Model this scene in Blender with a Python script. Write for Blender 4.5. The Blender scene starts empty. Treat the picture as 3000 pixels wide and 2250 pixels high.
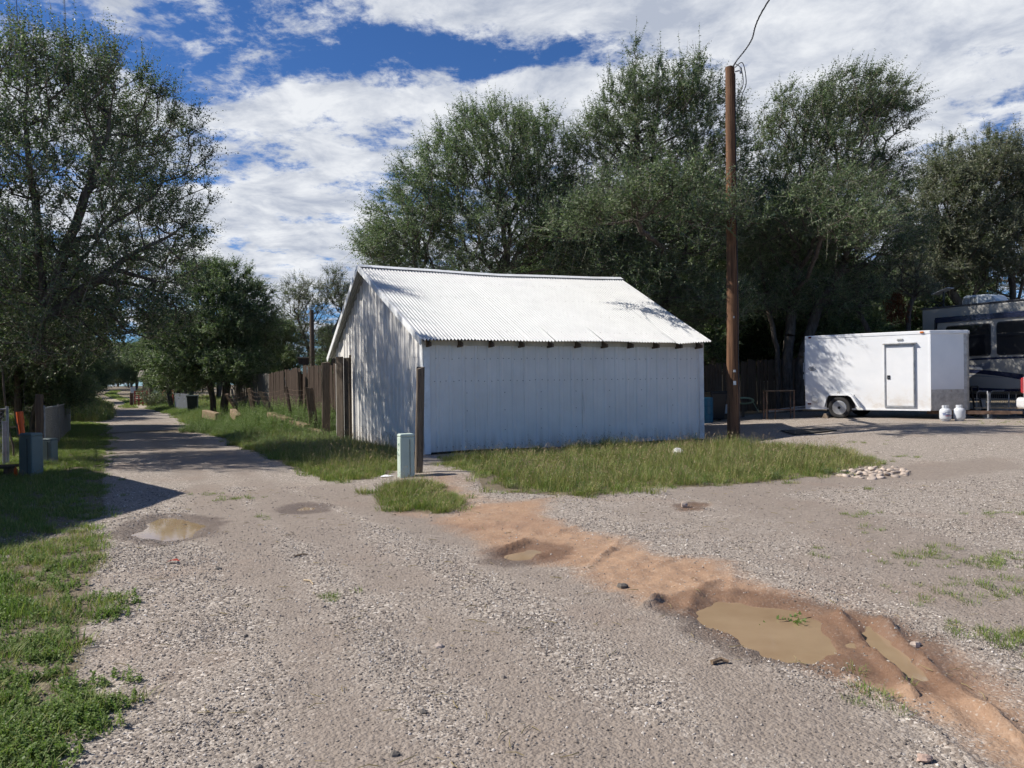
import bpy, math, random
import numpy as np
from mathutils import Matrix, Vector
R = math.radians
sc = bpy.context.scene
COL = sc.collection
# ---------------------------------------------------------------- camera
CAMZ = 1.6
F_PX, CX, CY = 2250.0, 1500.0, 1125.0          # focal length in pixels of the 3000 x 2250 photograph
CAM_ROT = Matrix.Rotation(R(90 - 0.2), 3, 'X') @ Matrix.Rotation(R(-0.7), 3, 'Z')
cd = bpy.data.cameras.new('camera'); cam = bpy.data.objects.new('camera', cd); COL.objects.link(cam)
cam.matrix_world = Matrix.Translation((0, 0, CAMZ)) @ CAM_ROT.to_4x4()
cd.sensor_width = 36.0; cd.lens = 36.0 * F_PX / 3000.0; cd.clip_start = 0.05; cd.clip_end = 3000
sc.camera = cam
# ---------------------------------------------------------------- sun, sky, exposure
SUN_EL, SUN_B = 43.0, 3.0        # elevation; degrees the sun stands behind the left-hand side
sdir = Vector((-math.cos(R(SUN_B)) * math.cos(R(SUN_EL)), math.sin(R(SUN_B)) * math.cos(R(SUN_EL)), math.sin(R(SUN_EL))))
sl = bpy.data.lights.new('sun', 'SUN'); sl.energy = 5.0; sl.angle = R(0.53); sl.color = (1.0, 0.95, 0.87)
so = bpy.data.objects.new('sun', sl); COL.objects.link(so)
so.rotation_euler = sdir.to_track_quat('Z', 'Y').to_euler(); so.location = (-30, 5, 40)
W = bpy.data.worlds.new('World'); sc.world = W; W.use_nodes = True
def sky_world():
    nt = W.node_tree; N = nt.nodes; L = nt.links
    for n in list(N): N.remove(n)
    out = N.new('ShaderNodeOutputWorld'); bg = N.new('ShaderNodeBackground'); L.new(bg.outputs[0], out.inputs[0])
    sky = N.new('ShaderNodeTexSky'); sky.sky_type = 'NISHITA'; sky.sun_disc = False
    sky.sun_elevation = R(SUN_EL); sky.sun_rotation = math.atan2(sdir.x, sdir.y)
    sky.altitude = 1400; sky.air_density = 1.0; sky.dust_density = 0.3; sky.ozone_density = 2.2
    bg.inputs[1].default_value = 0.060
    tc = N.new('ShaderNodeTexCoord'); sep = N.new('ShaderNodeSeparateXYZ'); L.new(tc.outputs['Generated'], sep.inputs[0])
    def M(op, a, b=None, clamp=False):
        m = N.new('ShaderNodeMath'); m.operation = op; m.use_clamp = clamp
        for i, v in enumerate((a, b)):
            if v is None: continue
            if isinstance(v, (int, float)): m.inputs[i].default_value = v
            else: L.new(v, m.inputs[i])
        return m.outputs[0]
    zc = M('ADD', M('MAXIMUM', sep.outputs['Z'], 0.0), 0.16)
    u = M('DIVIDE', sep.outputs['X'], zc); v = M('DIVIDE', sep.outputs['Y'], zc)
    cb = N.new('ShaderNodeCombineXYZ'); L.new(u, cb.inputs[0]); L.new(v, cb.inputs[1])
    def noise(scale, detail, rough, off, dist=0.0, sx=1.0, sy=1.0):
        mp = N.new('ShaderNodeMapping'); L.new(cb.outputs[0], mp.inputs[0])
        mp.inputs['Location'].default_value = off; mp.inputs['Scale'].default_value = (sx, sy, 1)
        n = N.new('ShaderNodeTexNoise'); L.new(mp.outputs[0], n.inputs['Vector'])
        n.inputs['Scale'].default_value = scale; n.inputs['Detail'].default_value = detail
        n.inputs['Roughness'].default_value = rough; n.inputs['Distortion'].default_value = dist
        return n.outputs['Fac']
    big = noise(SKY_SCALE, 12, 0.64, SKY_OFF, 0.15)
    wisp = noise(8.0, 10, 0.68, (7.3, 2.2, 0), 0.2, 1.0, 1.0)
    cov = M('ADD', M('ADD', M('MULTIPLY', M('SUBTRACT', big, 0.5), 1.5), 0.5), M('MULTIPLY', M('SUBTRACT', wisp, 0.5), 0.9))
    for (bu, bv, ru, rv, amp) in SKY_GAPS:               # clear gaps and thicker banks of the layer
        du = M('DIVIDE', M('SUBTRACT', u, bu), ru); dv = M('DIVIDE', M('SUBTRACT', v, bv), rv)
        q = M('ADD', M('MULTIPLY', du, du), M('MULTIPLY', dv, dv))
        cov = M('ADD', cov, M('MULTIPLY', M('POWER', 2.718, M('MULTIPLY', q, -1.0)), amp))
    rmp = N.new('ShaderNodeMapRange'); rmp.interpolation_type = 'SMOOTHSTEP'
    L.new(cov, rmp.inputs[0]); rmp.inputs[1].default_value = 0.54; rmp.inputs[2].default_value = 0.80
    shade = noise(5.0, 9, 0.62, (1.2, 9.4, 0), 0.3)
    ramp = N.new('ShaderNodeValToRGB'); L.new(shade, ramp.inputs[0])
    e = ramp.color_ramp.elements
    e[0].position = 0.36; e[0].color = (5.6, 6.2, 7.5, 1); e[1].position = 0.62; e[1].color = (10.4, 10.7, 11.2, 1)
    hue = N.new('ShaderNodeMixRGB'); hue.blend_type = 'MULTIPLY'; hue.inputs[0].default_value = 1
    L.new(sky.outputs[0], hue.inputs[1]); hue.inputs[2].default_value = SKY_TINT
    mix = N.new('ShaderNodeMixRGB'); L.new(rmp.outputs[0], mix.inputs[0])
    L.new(hue.outputs[0], mix.inputs[1]); L.new(ramp.outputs[0], mix.inputs[2])
    L.new(mix.outputs[0], bg.inputs[0])
def sky_uv(px, py):
    d = CAM_ROT @ Vector(((px - CX) / F_PX, -(py - CY) / F_PX, -1)); d.normalize()
    return d.x / (max(d.z, 0) + .16), d.y / (max(d.z, 0) + .16)
SKY_SCALE, SKY_OFF = 2.2, (2.7, 7.7, 0)
SKY_TINT = (0.52, 0.86, 1.32, 1)
SKY_GAPS = []
for (px, py, ru, rv, amp) in ((1500, 500, 2.6, 1.8, .14), (930, 150, .50, .14, -.21), (1400, 160, .36, .12, -.25), (520, 80, .40, .13, -.17), (700, 480, .25, .2, -.06),
                              (640, 320, .45, .22, .10), (1500, 300, .40, .16, .22), (2350, 180, .95, .5, .30), (700, 800, 1.6, 1.2, .24), (80, 150, .4, .2, .08), (2800, 650, .9, .9, .18), (2680, 500, .24, .20, -.20), (1500, 20, .5, .09, .18)):
    u_, v_ = sky_uv(px, py); SKY_GAPS.append((u_, v_, ru, rv, amp))
sky_world()
sc.view_settings.view_transform = 'Standard'; sc.view_settings.look = 'None'
sc.view_settings.exposure = 0.46; sc.view_settings.gamma = 1.0; sc.view_settings.use_curve_mapping = False
sc.render.engine = 'CYCLES'
sc.cycles.use_adaptive_sampling = True; sc.cycles.adaptive_threshold = 0.03; sc.cycles.max_bounces = 4; sc.cycles.transparent_max_bounces = 4; sc.cycles.diffuse_bounces = 2; sc.cycles.glossy_bounces = 2; sc.cycles.transmission_bounces = 2
# ---------------------------------------------------------------- helpers
rng = np.random.default_rng(7); rnd = random.Random(11)
def sm(t):
    t = np.clip(t, 0, 1); return t * t * (3 - 2 * t)
def vnoise(x, y, s, seed=0):
    """smooth value noise, numpy"""
    x = np.asarray(x, float) / s; y = np.asarray(y, float) / s
    xi = np.floor(x).astype(np.int64); yi = np.floor(y).astype(np.int64); fx = x - xi; fy = y - yi
    fx = fx * fx * (3 - 2 * fx); fy = fy * fy * (3 - 2 * fy)
    def h(a, b):
        n = (a * 374761393 + b * 668265263 + seed * 1274126177) & 0xffffffff
        n = ((n ^ (n >> 13)) * 1274126177) & 0xffffffff
        return ((n ^ (n >> 16)) & 0xffff) / 65535.0
    return (h(xi, yi) * (1 - fx) + h(xi + 1, yi) * fx) * (1 - fy) + (h(xi, yi + 1) * (1 - fx) + h(xi + 1, yi + 1) * fx) * fy
def base_ground(x, y):
    """large-scale lie of the land (metres); the camera stands at z = 1.6"""
    x = np.asarray(x, float); y = np.asarray(y, float)
    z = 0.33 * sm((x - 4) / 7) * sm((y - 11) / 9)
    z = z - 0.15 * sm((-x - 2) / 4) * sm((y - 17) / 6) * (1 - sm((y - 38) / 20))
    u_ = (x + 4.6) * -.47 + (y - 12) * .883; w_ = (x + 4.6) * .883 + (y - 12) * .47
    z = z + .5 * sm((u_ - 12) / 6) * sm((w_ - 2.4) / 1.8) * (1 - sm((u_ - 30) / 10)) * sm((-x - 3) / 3)      # raised bank behind the old timbers
    z = z + 1.1 * sm((y - 62) / 60) + 0.5 * sm((y - 120) / 120)
    return z
def ray(px, py):
    return CAM_ROT @ Vector(((px - CX) / F_PX, -(py - CY) / F_PX, -1))
def on_ground(px, py):
    d = ray(px, py); t = 5.0
    if d.z > -0.004: d.z = -0.004
    for _ in range(40):
        z = float(base_ground(d.x * t, d.y * t)); t = 0.5 * t + 0.5 * (z - CAMZ) / d.z
        t = min(t, 300)
    return Vector((d.x * t, d.y * t, float(base_ground(d.x * t, d.y * t))))
def at(px, py, depth):
    d = ray(px, py); t = depth / d.y
    return Vector((d.x * t, depth, CAMZ + d.z * t))
def poly_world(pts):
    return [tuple(on_ground(*p)[:2]) for p in pts]
def inside(px, py, poly):
    r = np.zeros(px.shape, bool); n = len(poly)
    for i in range(n):
        x1, y1 = poly[i]; x2, y2 = poly[(i + 1) % n]
        if y1 == y2: continue
        c = ((y1 > py) != (y2 > py)) & (px < (x2 - x1) * (py - y1) / (y2 - y1) + x1); r ^= c
    return r
def seg_dist(px, py, pts, closed=False):
    d = np.full(px.shape, 1e9); n = len(pts)
    for i in range(n if closed else n - 1):
        x1, y1 = pts[i]; x2, y2 = pts[(i + 1) % n]; dx, dy = x2 - x1, y2 - y1
        t = np.clip(((px - x1) * dx + (py - y1) * dy) / (dx * dx + dy * dy + 1e-9), 0, 1)
        d = np.minimum(d, np.hypot(px - x1 - t * dx, py - y1 - t * dy))
    return d
def sdist(px, py, poly):
    """signed distance to polygon, positive inside"""
    d = seg_dist(px, py, poly, True); return np.where(inside(px, py, poly), d, -d)
class MB:
    """collects shapes; build() links them as one mesh object"""
    def __init__(s): s.v = []; s.f = []
    def add(s, vs, fs):
        o = len(s.v); s.v += [tuple(p) for p in vs]; s.f += [tuple(i + o for i in f) for f in fs]; return s
    def box(s, c, d, rz=0.0, m=None):
        x, y, z = (k / 2 for k in d)
        vs = [Vector(p) for p in ((-x, -y, -z), (x, -y, -z), (x, y, -z), (-x, y, -z), (-x, -y, z), (x, -y, z), (x, y, z), (-x, y, z))]
        M_ = m if m is not None else Matrix.Rotation(rz, 3, 'Z')
        c = Vector(c); vs = [M_ @ p + c for p in vs]
        return s.add(vs, ((0, 3, 2, 1), (4, 5, 6, 7), (0, 1, 5, 4), (1, 2, 6, 5), (2, 3, 7, 6), (3, 0, 4, 7)))
    def hexa(s, vs):
        return s.add(vs, ((0, 3, 2, 1), (4, 5, 6, 7), (0, 1, 5, 4), (1, 2, 6, 5), (2, 3, 7, 6), (3, 0, 4, 7)))
    def bar(s, a, b, w, h=None, up=(0, 0, 1)):
        """square bar from a to b"""
        a, b = Vector(a), Vector(b); h = h or w; t = (b - a).normalized(); u = Vector(up)
        if abs(t.dot(u)) > .97: u = Vector((0, 1, 0))
        sd = t.cross(u).normalized() * w / 2; uu = sd.cross(t).normalized() * h / 2
        return s.hexa([a - sd - uu, a + sd - uu, b + sd - uu, b - sd - uu, a - sd + uu, a + sd + uu, b + sd + uu, b - sd + uu])
    def tube(s, pts, r, n=8, cap=True, ph=0.0):
        pts = [Vector(p) for p in pts]; k = len(pts)
        rs = [r] * k if isinstance(r, (int, float)) else list(r)
        o = len(s.v); prev = None
        for i, p in enumerate(pts):
            t = (pts[min(i + 1, k - 1)] - pts[max(i - 1, 0)]).normalized()
            if prev is None:
                u = Vector((0, 0, 1)) if abs(t.z) < .9 else Vector((1, 0, 0))
                u = (u - t * u.dot(t)).normalized()
            else:
                u = (prev - t * prev.dot(t)).normalized()
            prev = u; w = t.cross(u)
            for j in range(n):
                a = 2 * math.pi * j / n + ph
                s.v.append(tuple(p + (u * math.cos(a) + w * math.sin(a)) * rs[i]))
        for i in range(k - 1):
            for j in range(n):
                a = o + i * n + j; b = o + i * n + (j + 1) % n; s.f.append((a, b, b + n, a + n))
        if cap:
            s.f.append(tuple(o + j for j in reversed(range(n)))); s.f.append(tuple(o + (k - 1) * n + j for j in range(n)))
        return s
    def lathe(s, prof, n=24, m=None, c=(0, 0, 0)):
        """profile of (radius, height) turned about z, then moved by m, c"""
        m = m if m is not None else Matrix.Identity(3); c = Vector(c); o = len(s.v); k = len(prof)
        for (r, h) in prof:
            for j in range(n):
                a = 2 * math.pi * j / n; s.v.append(tuple(m @ Vector((r * math.cos(a), r * math.sin(a), h)) + c))
        for i in range(k - 1):
            for j in range(n):
                a = o + i * n + j; b = o + i * n + (j + 1) % n; s.f.append((a, b, b + n, a + n))
        if prof[0][0] > 1e-5: s.f.append(tuple(o + j for j in reversed(range(n))))
        if prof[-1][0] > 1e-5: s.f.append(tuple(o + (k - 1) * n + j for j in range(n)))
        return s
    def prism(s, outline, h, m=None, c=(0, 0, 0)):
        """flat outline (u, v) pushed out by h along w; m maps (u, v, w) to the world"""
        m = m if m is not None else Matrix.Identity(3); c = Vector(c); n = len(outline)
        vs = [m @ Vector((u, v, 0)) + c for u, v in outline] + [m @ Vector((u, v, h)) + c for u, v in outline]
        return s.add(vs, [tuple(reversed(range(n))), tuple(range(n, 2 * n))] + [(i, (i + 1) % n, n + (i + 1) % n, n + i) for i in range(n)])
    def blob(s, c, r, seed=0, n=7, flat=1.0, rough=.25):
        q = random.Random(seed); c = Vector(c); prof = []
        k = max(4, n - 2); o = len(s.v)
        for i in range(k + 1):
            th = math.pi * i / k
            for j in range(n):
                a = 2 * math.pi * j / n; rr = 1 + q.uniform(-rough, rough) if 0 < i < k else 1
                s.v.append(tuple(c + Vector((math.sin(th) * math.cos(a) * r[0] * rr, math.sin(th) * math.sin(a) * r[1] * rr, math.cos(th) * r[2] * rr))))
        for i in range(k):
            for j in range(n):
                a = o + i * n + j; b = o + i * n + (j + 1) % n; s.f.append((a, a + n, b + n, b))
        return s
    def build(s, name, m, parent=None, loc=None, smooth=False, bevel=0.0, rz=0.0):
        me = bpy.data.meshes.new(name); me.from_pydata(s.v, [], s.f); me.validate(); me.update()
        me.materials.append(MATS[m] if isinstance(m, str) else m)
        if smooth: me.polygons.foreach_set('use_smooth', [True] * len(me.polygons))
        ob = bpy.data.objects.new(name, me); COL.objects.link(ob)
        if parent is not None: ob.parent = parent
        if loc is not None: ob.location = loc
        if rz: ob.rotation_euler.z = rz
        if bevel:
            b = ob.modifiers.new('bevel', 'BEVEL'); b.width = bevel; b.segments = 2; b.limit_method = 'ANGLE'
        return ob
def np_mesh(name, verts, faces, m, parent=None, smooth=False, loc=None):
    """numpy arrays -> mesh object (all faces the same size)"""
    verts = np.asarray(verts, np.float32); faces = np.asarray(faces, np.int32); k = faces.shape[1]
    me = bpy.data.meshes.new(name); me.vertices.add(len(verts)); me.vertices.foreach_set('co', verts.ravel())
    me.loops.add(faces.size); me.loops.foreach_set('vertex_index', faces.ravel())
    me.polygons.add(len(faces)); me.polygons.foreach_set('loop_start', np.arange(0, faces.size, k, dtype=np.int32))
    me.polygons.foreach_set('loop_total', np.full(len(faces), k, np.int32))
    if smooth: me.polygons.foreach_set('use_smooth', np.ones(len(faces), bool))
    me.update(calc_edges=True); me.materials.append(MATS[m] if isinstance(m, str) else m)
    ob = bpy.data.objects.new(name, me); COL.objects.link(ob)
    if parent is not None: ob.parent = parent
    if loc is not None: ob.location = loc
    return ob
def tag(o, label=None, cat=None, group=None, kind=None):
    if label: o['label'] = label
    if cat: o['category'] = cat
    if group: o['group'] = group
    if kind: o['kind'] = kind
    return o
def thing(name, loc, label, cat, rz=0.0, group=None):
    o = bpy.data.objects.new(name, None); COL.objects.link(o); o.empty_display_size = .3
    o.location = loc; o.rotation_euler = (0, 0, rz); return tag(o, label, cat, group)
def copy_tree(root, loc=None, rz=None, scale=None, label=None):
    r = root.copy(); COL.objects.link(r)
    if loc is not None: r.location = loc
    if rz is not None: r.rotation_euler = (0, 0, rz)
    if scale is not None: r.scale = (scale,) * 3 if isinstance(scale, (int, float)) else scale
    if label: r['label'] = label
    for ch in list(root.children):
        c = ch.copy(); COL.objects.link(c); c.parent = r
        for g in list(ch.children):
            d = g.copy(); COL.objects.link(d); d.parent = c
    return r
# ---------------------------------------------------------------- materials
MATS = {}
class NT:
    def __init__(s, name):
        s.m = bpy.data.materials.new(name); s.m.use_nodes = True; s.t = s.m.node_tree; s.N = s.t.nodes; s.L = s.t.links
        s.bsdf = s.N['Principled BSDF']; s.out = s.N['Material Output']; MATS[name] = s.m
    def n(s, typ, **kw):
        x = s.N.new(typ)
        for k, v in kw.items(): setattr(x, k, v)
        return x
    def link(s, a, b): s.L.new(a, b)
    def val(s, sock, v):
        if hasattr(v, 'is_output') or hasattr(v, 'links'): s.L.new(v, sock)
        else: sock.default_value = v
    def coord(s, kind='Object', scale=(1, 1, 1), rot=(0, 0, 0)):
        tc = s.n('ShaderNodeTexCoord'); mp = s.n('ShaderNodeMapping'); s.link(tc.outputs[kind], mp.inputs[0])
        mp.inputs['Scale'].default_value = scale; mp.inputs['Rotation'].default_value = rot; return mp.outputs[0]
    def noise(s, vec, scale, detail=4, rough=.55, out='Fac', dist=0):
        x = s.n('ShaderNodeTexNoise'); s.link(vec, x.inputs['Vector']); x.inputs['Scale'].default_value = scale
        x.inputs['Detail'].default_value = detail; x.inputs['Roughness'].default_value = rough; x.inputs['Distortion'].default_value = dist
        return x.outputs[out]
    def voro(s, vec, scale, out='Color', feature='F1', rnd_=1.0):
        x = s.n('ShaderNodeTexVoronoi', feature=feature); s.link(vec, x.inputs['Vector']); x.inputs['Scale'].default_value = scale
        x.inputs['Randomness'].default_value = rnd_; return x.outputs[out]
    def ramp(s, fac, stops):
        x = s.n('ShaderNodeValToRGB'); s.link(fac, x.inputs[0]); e = x.color_ramp.elements
        while len(e) < len(stops): e.new(.5)
        for k, (p, c) in enumerate(stops): e[k].position = p; e[k].color = (*c, 1) if len(c) == 3 else c
        return x.outputs[0]
    def mix(s, fac, a, b, mode='MIX'):
        x = s.n('ShaderNodeMixRGB', blend_type=mode)
        for i, v in enumerate((fac, a, b)):
            if isinstance(v, tuple) and len(v) == 3: v = (*v, 1)
            s.val(x.inputs[i], v)
        return x.outputs[0]
    def math(s, op, a, b=0.0, clamp=False):
        x = s.n('ShaderNodeMath', operation=op); x.use_clamp = clamp; s.val(x.inputs[0], a); s.val(x.inputs[1], b); return x.outputs[0]
    def rng_(s, v, a, b, c=0.0, d=1.0):
        x = s.n('ShaderNodeMapRange', interpolation_type='SMOOTHSTEP'); s.val(x.inputs[0], v)
        for i, q in enumerate((a, b, c, d)): x.inputs[i + 1].default_value = q
        return x.outputs[0]
    def bump(s, h, strength=.5, dist=.01):
        x = s.n('ShaderNodeBump'); s.link(h, x.inputs['Height']); x.inputs['Strength'].default_value = strength
        x.inputs['Distance'].default_value = dist; s.link(x.outputs[0], s.bsdf.inputs['Normal']); return x
    def set(s, col=None, rough=None, metal=None, spec=None, coat=None):
        b = s.bsdf.inputs
        if col is not None: s.val(b['Base Color'], (*col, 1) if isinstance(col, tuple) and len(col) == 3 else col)
        if rough is not None: s.val(b['Roughness'], rough)
        if metal is not None: b['Metallic'].default_value = metal
        if spec is not None: b['Specular IOR Level'].default_value = spec
        if coat is not None: b['Coat Weight'].default_value = coat; b['Coat Roughness'].default_value = .08
        return s
def simple(name, col, rough=.6, metal=0.0, var=.12, scale=6.0, bump=.15, dirt=None, spec=.4, coat=None):
    s = NT(name); v = s.coord('Object'); n1 = s.noise(v, scale, 6, .6)
    lo = tuple(max(0, c * (1 - var * 1.6)) for c in col); hi = tuple(min(1, c * (1 + var)) for c in col)
    c = s.ramp(n1, [(.3, lo), (.7, hi)])
    if dirt:
        n2 = s.noise(v, scale * .35, 8, .7); c = s.mix(s.rng_(n2, .52, .72, 0, dirt[1]), c, dirt[0])
    s.set(c, rough, metal, spec, coat)
    if bump: s.bump(s.noise(v, scale * 6, 4, .6), bump, .004)
    return s
def wood(name, lo, hi, grain=(26, 26, 1.6), rough=.85, crack=.5, randtint=.35):
    s = NT(name); v = s.coord('Object', grain); oi = s.n('ShaderNodeObjectInfo')
    ad = s.n('ShaderNodeVectorMath', operation='ADD'); s.link(v, ad.inputs[0])
    sc3 = s.n('ShaderNodeVectorMath', operation='SCALE'); s.link(oi.outputs['Location'], sc3.inputs[0]); sc3.inputs['Scale'].default_value = 7.3
    s.link(sc3.outputs[0], ad.inputs[1]); v = ad.outputs[0]
    g = s.noise(v, 1.0, 8, .65, dist=.6); g2 = s.noise(v, 2.7, 6, .6, dist=.3)
    c = s.ramp(g, [(.28, lo), (.72, hi)])
    c = s.mix(s.math('MULTIPLY', s.rng_(g2, .56, .66), crack), c, tuple(k * .25 for k in lo))
    c = s.mix(s.math('MULTIPLY', oi.outputs['Random'], randtint), c, tuple(k * .45 for k in hi))
    s.set(c, rough, spec=.25); s.bump(s.math('ADD', g, s.math('MULTIPLY', g2, .8)), .55, .012); return s
def make_mats():
    # painted steel wall sheet: white, chalky, a little dirt running down, a dusty splash line at the foot
    s = NT('wall_sheet'); v = s.coord('Object'); n1 = s.noise(v, 1.2, 6, .6); n2 = s.noise(s.coord('Object', (9, 9, .5)), 1.0, 7, .65)
    c = s.ramp(n1, [(.3, (.69, .665, .625)), (.7, (.79, .765, .725))])
    c = s.mix(s.rng_(n2, .52, .75, 0, .30), c, (.50, .51, .49))
    geo = s.n('ShaderNodeNewGeometry'); sp = s.n('ShaderNodeSeparateXYZ'); s.link(geo.outputs['Position'], sp.inputs[0])
    splash = s.math('MULTIPLY', s.rng_(sp.outputs['Z'], .55, .05), s.rng_(n2, .38, .62, .1, .6))
    c = s.mix(splash, c, (.42, .36, .30)); c = s.mix(s.math('MULTIPLY', s.rng_(s.noise(s.coord('Object', (5, 5, .35)), 1.3, 8, .7), .60, .74), .5), c, (.33, .27, .21)); s.set(c, .42, spec=.45); s.bump(s.noise(v, 1.7, 3, .5), .25, .05)
    # roof sheet: white paint worn through to grey zinc, rust specks
    s = NT('roof_sheet'); v = s.coord('Object'); n1 = s.noise(v, 2.6, 8, .7); n2 = s.noise(s.coord('Object', (7, 1.2, 1.2)), 1.6, 8, .7); oi = s.n('ShaderNodeObjectInfo')
    c = s.ramp(n1, [(.25, (.43, .43, .425)), (.6, (.51, .51, .50))])
    c = s.mix(s.rng_(n2, .55, .75, 0, .35), c, (.34, .34, .33)); n3 = s.noise(v, 26, 3, .6)
    c = s.mix(s.rng_(n3, .67, .75, 0, .8), c, (.24, .18, .13)); c = s.mix(s.math('MULTIPLY', oi.outputs['Random'], .16), c, (.50, .50, .48))
    s.set(c, .5, spec=.4); s.bump(n2, .2, .02)
    simple('trim_white', (.76, .77, .77), .45, var=.08, dirt=((.35, .33, .3), .35))
    simple('cream_board', (.55, .50, .42), .7, var=.12)
    simple('dark_hole', (.03, .028, .026), .9, var=.3)
    simple('screw', (.16, .15, .14), .5, .4, bump=0)
    wood('old_wood', (.075, .05, .033), (.20, .145, .10))
    wood('grey_wood', (.058, .045, .034), (.205, .16, .12), crack=.85)
    wood('fence_wood', (.042, .029, .022), (.125, .088, .066), randtint=.55)
    wood('fence_grey', (.10, .095, .085), (.23, .215, .19), randtint=.5)
    wood('tie_wood', (.12, .08, .05), (.42, .31, .20), (1.5, 26, 26))
    wood('pole_wood', (.055, .028, .016), (.215, .112, .060), (20, 20, .7), crack=.75, randtint=0)
    wood('lumber', (.36, .27, .17), (.55, .44, .30), (2, 20, 20), randtint=.2)
    # trailer skin etc.
    s = NT('white_paint'); v = s.coord('Object'); c = s.ramp(s.noise(v, 1.5, 5, .6), [(.3, (.72, .73, .74)), (.7, (.80, .80, .80))])
    sp = s.n('ShaderNodeSeparateXYZ'); tc = s.n('ShaderNodeTexCoord'); s.link(tc.outputs['Object'], sp.inputs[0])
    d = s.math('MULTIPLY', s.rng_(sp.outputs['Z'], 1.15, .45), s.rng_(s.noise(v, 3, 6, .7), .4, .7, .1, .55)); c = s.mix(d, c, (.50, .42, .32))
    s.set(c, .30, spec=.5); s.bump(s.noise(s.coord('Object', (1, 1, .7)), 1.6, 2, .4), .10, .05)
    s = NT('tread_plate'); v = s.coord('Object', (1, 1, 1), (0, 0, 0)); b = s.voro(v, 38, 'Distance', rnd_=.15)
    c = s.ramp(s.noise(v, 6, 7, .7), [(.3, (.30, .29, .28)), (.7, (.58, .57, .55))]); c = s.mix(s.rng_(s.noise(v, 14, 6, .7), .55, .7, 0, .7), c, (.30, .24, .18))
    s.set(c, .45, .35); s.bump(b, .8, .006)
    simple('aluminium', (.55, .55, .55), .38, .8, var=.15)
    simple('galvanised', (.38, .39, .40), .5, .6, var=.25)
    simple('rust_steel', (.16, .10, .07), .75, .2, var=.4)
    simple('black_steel', (.022, .022, .024), .45, .3, var=.3)
    simple('tyre', (.028, .027, .026), .8, var=.3, dirt=((.12, .10, .08), .6))
    simple('plastic_grey', (.33, .33, .32), .55, var=.1)
    simple('plastic_black', (.018, .018, .02), .4, var=.2)
    simple('plastic_white', (.70, .70, .68), .5, var=.08, dirt=((.42, .38, .32), .4))
    simple('pedestal_green', (.46, .54, .465), .55, var=.07, scale=4, dirt=((.30, .30, .24), .35), bump=.05)
    simple('pedestal_dark', (.15, .195, .18), .55, var=.07, scale=4, dirt=((.16, .17, .14), .35), bump=.05)
    simple('paint_mark', (.18, .30, .24), .7)
    simple('orange_plastic', (.72, .115, .02), .5, var=.12)
    simple('amber_lens', (.62, .17, .02), .2, var=.1, bump=0); simple('red_lens', (.40, .02, .025), .15, var=.1, bump=0, coat=.6)
    simple('dark_red_lens', (.10, .012, .015), .2, var=.1, bump=0)
    simple('rv_skin', (.27, .263, .242), .32, var=.04, scale=2, bump=.03, coat=.3)
    simple('rv_navy', (.014, .018, .042), .25, var=.1, bump=0, coat=.3); simple('rv_mid', (.12, .135, .17), .3, var=.06, bump=0); simple('rv_roof', (.05, .05, .055), .7)
    s = NT('dark_glass'); s.set((.006, .007, .009), .04, spec=.6)
    simple('ac_white', (.48, .53, .56), .45, var=.05)
    simple('tank_white', (.52, .54, .57), .38, var=.06, dirt=((.40, .36, .30), .45), scale=9)
    simple('label_blue', (.03, .06, .22), .5, bump=0); simple('label_red', (.38, .05, .05), .5, bump=0)
    simple('ink', (.03, .03, .035), .6, bump=0)
    simple('wood_block', (.20, .155, .11), .85, var=.3)
    simple('barrel_blue', (.012, .10, .17), .4, var=.1); simple('hose_green', (.30, .36, .22), .5, var=.1)
    simple('mat_dark', (.055, .048, .04), .95, var=.35, scale=9, bump=.6)
    simple('blue_roof', (.20, .42, .55), .5, var=.08, scale=1); simple('house_wall', (.28, .25, .20), .8, var=.1, scale=1)
    simple('tan_wall', (.36, .29, .21), .85, var=.08, scale=.8); simple('tan_roof', (.26, .22, .19), .85, var=.15, scale=1)
    simple('white_panel', (.62, .66, .70), .6, var=.06, scale=.8); simple('house_white', (.62, .60, .56), .75, var=.08, scale=1)
    simple('green_soffit', (.16, .30, .27), .6, var=.08); simple('shingle', (.17, .14, .12), .95, var=.3, scale=8, bump=.5)
    simple('gate_red', (.42, .09, .06), .55, var=.2); simple('rust_tank', (.2, .12, .08), .8)
    simple('metal_fence', (.15, .16, .175), .5, .35, var=.2, scale=2); simple('bin_dark', (.016, .026, .022), .5, var=.3)
    simple('sign_white', (.68, .68, .66), .5, bump=0); simple('wire_grey', (.20, .20, .20), .5, .5, bump=0); simple('wire_dark', (.035, .035, .04), .6, bump=0)
    simple('concrete', (.33, .31, .28), .9, var=.2, scale=5, bump=.5); simple('pale_rock', (.44, .36, .30), .85, var=.35, scale=7, bump=.5)
    simple('white_rock', (.68, .66, .62), .85, var=.15, scale=9, bump=.4); simple('paper', (.78, .79, .82), .7, bump=0, var=.05)
    simple('stick', (.20, .14, .09), .9, var=.4, scale=20); simple('red_leaf', (.34, .05, .025), .7, var=.3, scale=30, bump=0)
    simple('dead_leaf', (.14, .055, .03), .9, var=.4, scale=12, bump=0)
    simple('truck_white', (.78, .78, .78), .25, var=.03, bump=0, coat=.8); simple('chrome', (.6, .6, .6), .15, 1.0, bump=0)
    simple('dark_stone', (.13, .115, .10), .85, var=.3, scale=12, bump=.5)
    simple('pink_rock', (.42, .30, .24), .9, var=.2, scale=12, bump=.5)
    # bark
    s = NT('bark'); v = s.coord('Object', (9, 9, 1.5)); g = s.noise(v, 1.6, 8, .7, dist=.5)
    s.set(s.ramp(g, [(.3, (.04, .032, .026)), (.7, (.185, .155, .128))]), .95, spec=.15); s.bump(g, .9, .04)
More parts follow.
